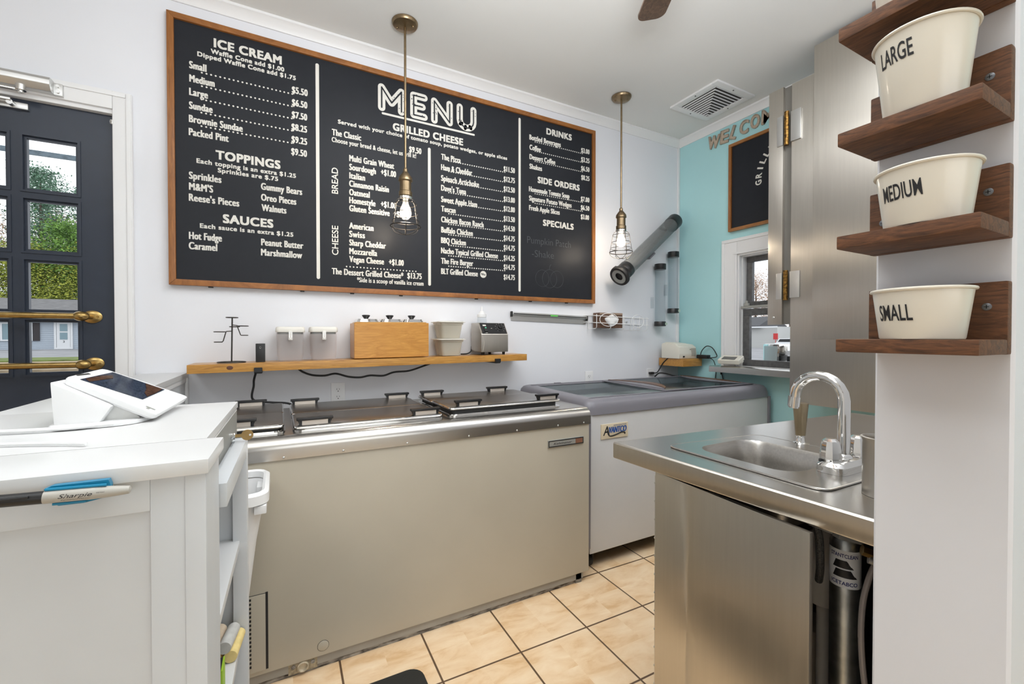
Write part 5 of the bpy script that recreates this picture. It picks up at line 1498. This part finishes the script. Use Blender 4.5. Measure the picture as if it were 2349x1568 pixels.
def cup(zb, h, rt, rb, yc, txt, label, w=0, th=0, zt_=0, a0=-1.03):
    xc = .8235
    t = thing('paper_cup', label, 'cup', (xc, yc, zb), 0, 'cream paper cups on the walnut shelves')
    zb += .0006
    R = lambda z: rb + (rt - .003 - rb) * (z - zb) / h
    build('cup_wall', MB().lathe([(rb - .001, zb), (rb, zb + .002), (rt - .003, zb + h - .004), (rt - .005, zb + h - .004), (rb - .002, zb + .006), (.0001, zb + .006)], (xc, yc, 0), 56, caps=False), M_paper, t)
    mb = MB(); mb.tube([(xc + (rt - .0018) * cos(k * pi / 28), yc + (rt - .0018) * sin(k * pi / 28), zb + h - .002) for k in range(56)], .0024, 8, True)
    build('rolled_rim', mb, M_paper, t)
    if txt:
        av = atan2(-yc, -xc)
        def fn(u, v):
            z = zb + zt_ + v
            r = R(z) + .0008
            a = av + a0 + u / r
            return Vector((xc + r * cos(a), yc + r * sin(a), z))
        letter('size_lettering', txt, M_ink, fn, w, th, t, .012)
cup(1.196, .072, .0575, .0465, .276, 'SMALL', 'shallow cream paper cup marked SMALL on the lowest shelf', .044, .0225, .026)
cup(1.3575, .082, .0585, .0465, .272, 'MEDIUM', 'cream paper cup marked MEDIUM on the middle shelf', .050, .0225, .036)
cup(1.5185, .113, .0580, .0440, .276, 'LARGE', 'tall cream paper cup marked LARGE', .043, .024, .070)
cup(1.682, .14, .0580, .0440, .285, '', 'cream cup on the topmost shelf, only a sliver of it at the upper photo edge')

# ------------------------------------------------------------------ pony wall, till counter and what is on them
pw = thing('half_wall', 'white half wall with a flat cap running from the back wall', 'half wall', (-.47, 1.85, 0))
build('wall_body', MB().box(-.545, -.392, 1.150, YW - .001, 0, 1.006), M_counter, pw)
build('wall_cap', MB().box(-.560, -.382, 1.135, YW - .001, 1.006, 1.030, .004), M_ctop, pw)
build('corner_bead', MB().box(-.392, -.380, 2.52, YW - .001, 0, 1.006, .003), M_trim, pw)
build('cap_moulding', MB().box(-.392, -.386, 1.16, 2.52, .985, 1.006, .002), M_trim, pw)
AR = radians(-1.45)
org = (-.073, .611, 0)
RC = Matrix.Translation(org) @ Matrix.Rotation(AR, 4, 'Z')
tw = thing('counter_front_wall', 'white panelled half wall in the foreground, cap ledge on top', 'half wall', org, AR)
def lb(*a, **k): return MB().box(*a, M=RC, **k)
build('wall_body', lb(-1.2, -.006, .012, .122, 0, 1.040), M_counter, tw)
build('wall_cap', lb(-1.2, 0, 0, .125, 1.0405, 1.058, bev=.003), M_ctop, tw)
build('corner_board', lb(-.024, -.004, .006, .014, 0, 1.040, bev=.001), M_counter, tw)
build('stile', lb(-.056, -.024, .008, .014, 0, 1.040, bev=.001), M_counter, tw)
build('top_rail', lb(-1.2, -.056, .008, .014, 1.004, 1.040, bev=.001), M_counter, tw)
tl = thing('till_counter', 'white till counter with open shelves in its end', 'counter', org, AR)
build('counter_top', lb(-1.2, -.020, .126, .510, 1.045, 1.058, bev=.002), M_ctop, tl)
mb = lb(-1.2, -.27, .126, .505, 0, 1.044)
mb.box(-.27, -.024, .432, .446, 0, .985, M=RC).box(-.27, -.024, .126, .140, 0, .985, M=RC)
build('carcass', mb, M_counter, tl)
build('face_post', lb(-.022, .003, .418, .447, 0, .990, bev=.001), M_counter, tl)
build('face_rail', lb(-.016, .003, .126, .418, .957, .991, bev=.001), M_counter, tl)
build('rail_ledge', lb(-.27, -.018, .126, .432, .965, .985), M_counter, tl)
for z in (.772, .575, .30):
    build('shelf', lb(-.27, -.010, .126, .432, z, z + .016, bev=.001), M_ctop, tl)
cd = thing('cash_drawer', 'grey cash drawer under the till counter top with a key in its lock', 'cash drawer', org, AR)
build('drawer_box', lb(-.26, -.026, .128, .500, .9875, 1.0445), M_greyl, cd)
M_drw = mat('drawer_grey', (.27, .27, .245), .5)
df = build('drawer_front', lb(-.026, -.0215, .128, .502, .9875, 1.040, bev=.0005), M_drw, cd)
build('drawer_seam', lb(-.026, -.0213, .128, .502, 1.0402, 1.0425), M_trim, cd)
build('lock', MB().cyl(RC @ Vector((-.022, .40, 1.004)), RC @ Vector((-.014, .40, 1.004)), .007), M_chrome, df)
ky = build('key', MB().box(-.014, -.002, .399, .401, 1.001, 1.007, M=RC).lathe([(.0001, 0), (.0105, 0), (.0105, .0016), (.0001, .0016)], M=RC @ Matrix.Translation((.006, .401, 1.004)) @ Matrix.Rotation(pi / 2, 4, 'X')), mat('key_brass', (.36, .24, .10), .35, metal=.9), df)
build('key_hole', MB().cyl(RC @ Vector((.011, .3985, 1.004)), RC @ Vector((.011, .4005, 1.004)), .002, seg=10), M_trim, ky)
# chalk sticks on the shelf
def chalk(p0, p1, r, m, label):
    tag(build('chalk_stick', MB().lathe([(r * .93, 0), (r, .0015), (r, .5), (r * .96, 1)], M=Matrix.Translation(p0) @ (Vector(p1) - Vector(p0)).to_track_quat('Z', 'Y').to_matrix().to_4x4() @ Matrix.Diagonal((1, 1, (Vector(p1) - Vector(p0)).length, 1)), seg=24), m), label, 'chalk', 'chalk sticks on the counter shelf')
zz = .5915
chalk((-.0835, .955, zz + .0115), (-.0740, 1.025, zz + .0115), .0112, mat('yellow_chalk', (.74, .58, .24), .7, noise=.12, nscale=60), 'yellow chalk stick on the open counter shelf')
chalk((-.0925, .950, zz + .0335), (-.0815, 1.008, zz + .0345), .0112, mat('grey_chalk', (.52, .51, .48), .75, noise=.15, nscale=60), 'pale grey chalk stick lying on top of the yellow one')
chalk((-.1090, .955, zz + .0115), (-.0990, 1.02, zz + .0115), .0112, mat('amber_chalk', (.62, .42, .16), .7, noise=.12, nscale=60), 'amber chalk stick at the bottom left of the chalk heap')
chalk((-.1150, .955, zz + .0340), (-.1040, 1.015, zz + .0345), .0112, mat('tan_chalk', (.56, .45, .33), .75, noise=.12, nscale=60), 'tan chalk stick at the upper left of the chalk heap')
kb = thing('chalk_box', 'black box with a lime green edge below the chalk sticks', 'box', (-.12, .88, zz))
build('carton', MB().box(-.150, -.0885, .862, .90, zz + .001, zz + .050, .001), M_black, kb)
build('green_edge', MB().box(-.0890, -.0865, .8615, .9005, zz + .001, zz + .0505, .0005), mat('lime_edge', (.30, .50, .02), .5), kb)
mb = MB()
for k in range(4):
    mb.box(-.100, -.094, .8612, .862, zz + .006 + k * .011, zz + .011 + k * .011)
build('white_print', mb, M_cream, kb)

# trash bin
tb = thing('trash_bin', 'white plastic bin standing between the till counter and the beige freezer', 'bin', (-.2, 1.53, 0))
cx_, cy_ = -.215, 1.535
def rr(w, d, r, z, dx=0): return rrect(w, d, r, 5, z, cx_ + dx, cy_)
build('bin_body', MB().loft([rr(.17, .14, .03, .001), rr(.284, .21, .035, .54), rr(.345, .245, .035, .72), rr(.350, .252, .035, .735), rr(.338, .24, .035, .735), rr(.33, .232, .035, .70), rr(.16, .13, .03, .01)]), M_white, tb)
build('bin_rim', MB().loft([rr(.336, .238, .035, .738), rr(.338, .240, .035, .757), rr(.352, .258, .04, .761), rr(.372, .276, .045, .753), rr(.374, .278, .045, .727), rr(.368, .272, .045, .727), rr(.358, .262, .04, .740), rr(.345, .245, .035, .738)], closed=True), M_white, tb)
for ya in (-.130, .05):
    build('rim_tab', MB().box(cx_ + .15, cx_ + .181, cy_ + ya, cy_ + ya + .08, .700, .724, .004), M_white, tb)

# till terminal
ps = thing('till_terminal', 'white countertop payment terminal with a tilted dark screen', 'payment terminal', (-.26, .99, 1.058))
zc = 1.0586
def rp(poly, y0, y1, bev): return MB().prism(poly, 'y', y0, y1, bev)
build('base_block', rp([(-.304, zc + .003), (-.308, zc + .072), (-.236, zc + .030), (-.252, zc + .003)], .912, 1.06, .005), M_white, ps)
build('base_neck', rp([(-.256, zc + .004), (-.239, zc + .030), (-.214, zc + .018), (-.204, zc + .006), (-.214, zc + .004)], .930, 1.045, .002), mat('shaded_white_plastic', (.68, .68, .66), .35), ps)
nose = [(-.308, .908), (-.255, .893), (-.215, .902), (-.196, .93), (-.19, .985), (-.196, 1.04), (-.215, 1.068), (-.255, 1.075), (-.308, 1.065)]
nose = [(v.x, v.y) for v in spline([Vector((a, b, 0)) for a, b in nose], 4, True)]
build('foot_plate', MB().prism(nose, 'z', zc, zc + .006, .002), M_white, ps)
# display slab: plane through measured tilt
nrm = Vector((.469, -.074, .880)).normalized()
pc = Vector((-.232, 1.0, 1.1065))
xv = (Vector((-.179, .910, 1.070)) - Vector((-.298, .932, 1.135))).normalized()
yv = nrm.cross(xv).normalized()
Q4 = Matrix((( xv.x, yv.x, nrm.x, pc.x), (xv.y, yv.y, nrm.y, pc.y), (xv.z, yv.z, nrm.z, pc.z), (0, 0, 0, 1)))
def onp(p): return Q4.inverted() @ Vector(p)
cr4 = [onp(p) for p in ((-.298, .932, 1.135), (-.179, .910, 1.070), (-.163, 1.091, 1.077), (-.287, 1.066, 1.141))]
rp_ = roundpoly(cr4, .012)
sl_ = MB()
cc = sum((p for p in rp_), Vector((0, 0))) / len(rp_)
sl_.loft([[Q4 @ Vector(((p - cc) * s_ + cc).to_tuple() + (z,)) for p in rp_] for z, s_ in ((-.013, .93), (-.009, .985), (-.002, 1), (0, .99))])
ds = build('display', sl_, M_white, ps)
sc4 = [onp(p) for p in ((-.285, .950, 1.130), (-.209, .962, 1.090), (-.199, 1.075, 1.095), (-.273, 1.062, 1.133))]
mb = MB(); mb.faces([Q4 @ Vector((p.x, p.y, .0006)) for p in sc4], [(0, 1, 2, 3)])
scr = build('screen', mb, M_screen, ds, smooth=0)
M_scrb = mat('screen_brown', (.10, .045, .025), .08, noise=.7, nscale=140)
for pts in ([(0, .0), (.0, .0)],):
    pass
def bil(u, v):
    a = sc4[0].lerp(sc4[1], u); b = sc4[3].lerp(sc4[2], u)
    p = a.lerp(b, v)
    return Q4 @ Vector((p.x, p.y, .0010))
mb = MB(); mb.faces([bil(*q) for q in ((.02, .12), (.13, .02), (.16, .30), (.20, .62), (.10, .80), (.04, .55))], [(0, 1, 2, 3, 4, 5)])
mb.faces([bil(*q) for q in ((.62, .98), (.96, .98), (.99, .55), (.98, .22), (.86, .40), (.78, .66))], [(0, 1, 2, 3, 4, 5)])
build('screen_picture', mb, M_scrb, scr, smooth=0)
build('front_logo', MB().box(.052, .066, -.062, -.058, .0004, .0009, M=Q4).box(.056, .060, -.070, -.064, .0004, .0009, M=Q4), M_greyl, ds)
build('card_slot', MB().box(-.064, -.060, -.045, -.01, -.008, .0006, M=Q4), M_dark, ds)
build('plug_cover', MB().cyl((-.250, .896, zc + .0045), (-.230, .898, zc + .0045), .0042), M_white, ps)
tag(build('white_cable', MB().tube([(-.248, .894, zc + .005), (-.28, .888, zc + .004), (-.34, .895, zc + .004), (-.42, .92, zc + .004)], .0030, 8, smooth=6), M_white), 'white cable running left from the payment terminal', 'cable')
tag(build('white_cable', MB().tube([(-.22, .752, zc + .003), (-.26, .775, zc + .003), (-.32, .80, zc + .003), (-.42, .82, zc + .003)], .0022, 8, smooth=6), M_white), 'thin white cable lying near the foreground ledge on the till counter', 'cable')

# marker in its clip
mk = thing('marker_pen', 'grey and black permanent marker held in a blue clip on the white counter front', 'marker', (-.2, .600, 1.04), 0)
def mp(x): return Vector((x, .5985 + (x + .21) * .02, 1.0405 - (x + .21) * .055))
build('barrel', MB().tube([mp(-.2075), mp(-.206), mp(-.17), mp(-.160), mp(-.150), mp(-.1415), mp(-.1405)], [.0060, .0064, .0064, .0058, .0050, .0040, .0022], 20), M_marker, mk)
cp = build('cap', MB().tube([mp(-.2725), mp(-.270), mp(-.24), mp(-.2065)], [.0045, .0058, .0060, .0062], 20).box(-.265, -.215, .5900, .5925, 1.043, 1.0455, .0008), M_black, mk)
ax_ = (mp(-.14) - mp(-.21)).normalized()
up_ = Vector((0, 0, 1)); up_ = (up_ - ax_ * up_.dot(ax_)).normalized(); out_ = Vector((0, -1, 0))
def onm(x, v, o=.0066):
    a = v / o
    return mp(x) + up_ * o * sin(a) + out_ * o * cos(a)
letter('lettering', 'Sharpie', M_ink, lambda u, v: onm(-.195 + u, v - .0010), .0255, .0040, mk, .0, .35)
letter('lettering', 'Permanent Marker', M_ink, lambda u, v: onm(-.1925 + u, v - .0036), .0215, .0011, mk, .0)
letter('lettering', 'FINE POINT', M_ink, lambda u, v: onm(-.1665 + u, v + .0012), .0065, .0010, mk, .0)
hb = tag(build('marker_clip', MB().loft([[mp(x) + up_ * u - out_ * o for x, u in ((-.2085, .0068), (-.203, .0095), (-.160, .0115), (-.158, .0060), (-.158, -.0060), (-.178, -.0105), (-.197, -.0110), (-.204, -.0065))] for o in (.0035, .0112)]).tube([mp(x) + up_ * .0075 + out_ * .001 for x in (-.206, -.19, -.175, -.160)], .0016, 8).tube([mp(x) - up_ * .0075 + out_ * .001 for x in (-.200, -.19, -.175)], .0014, 8), M_bluep), 'blue plastic clip on the white counter front holding the marker', 'clip')

# floor mat
fm = tag(build('floor_mat', MB().loft([rrect(.50, 1.10, .055, 6, z, .197, .985) if False else [Vector((p.x, p.y, z)) for p in rrect(.50 - o_, 1.05 - o_, .05, 6, 0, .196, 1.010)] for z, o_ in ((.0005, 0), (.008, .004), (.013, .02))]), mat('mat_black', (.02, .02, .017), .75, bump=.3, bscale=200)), 'black anti fatigue mat with rounded corner on the tile floor', 'mat')
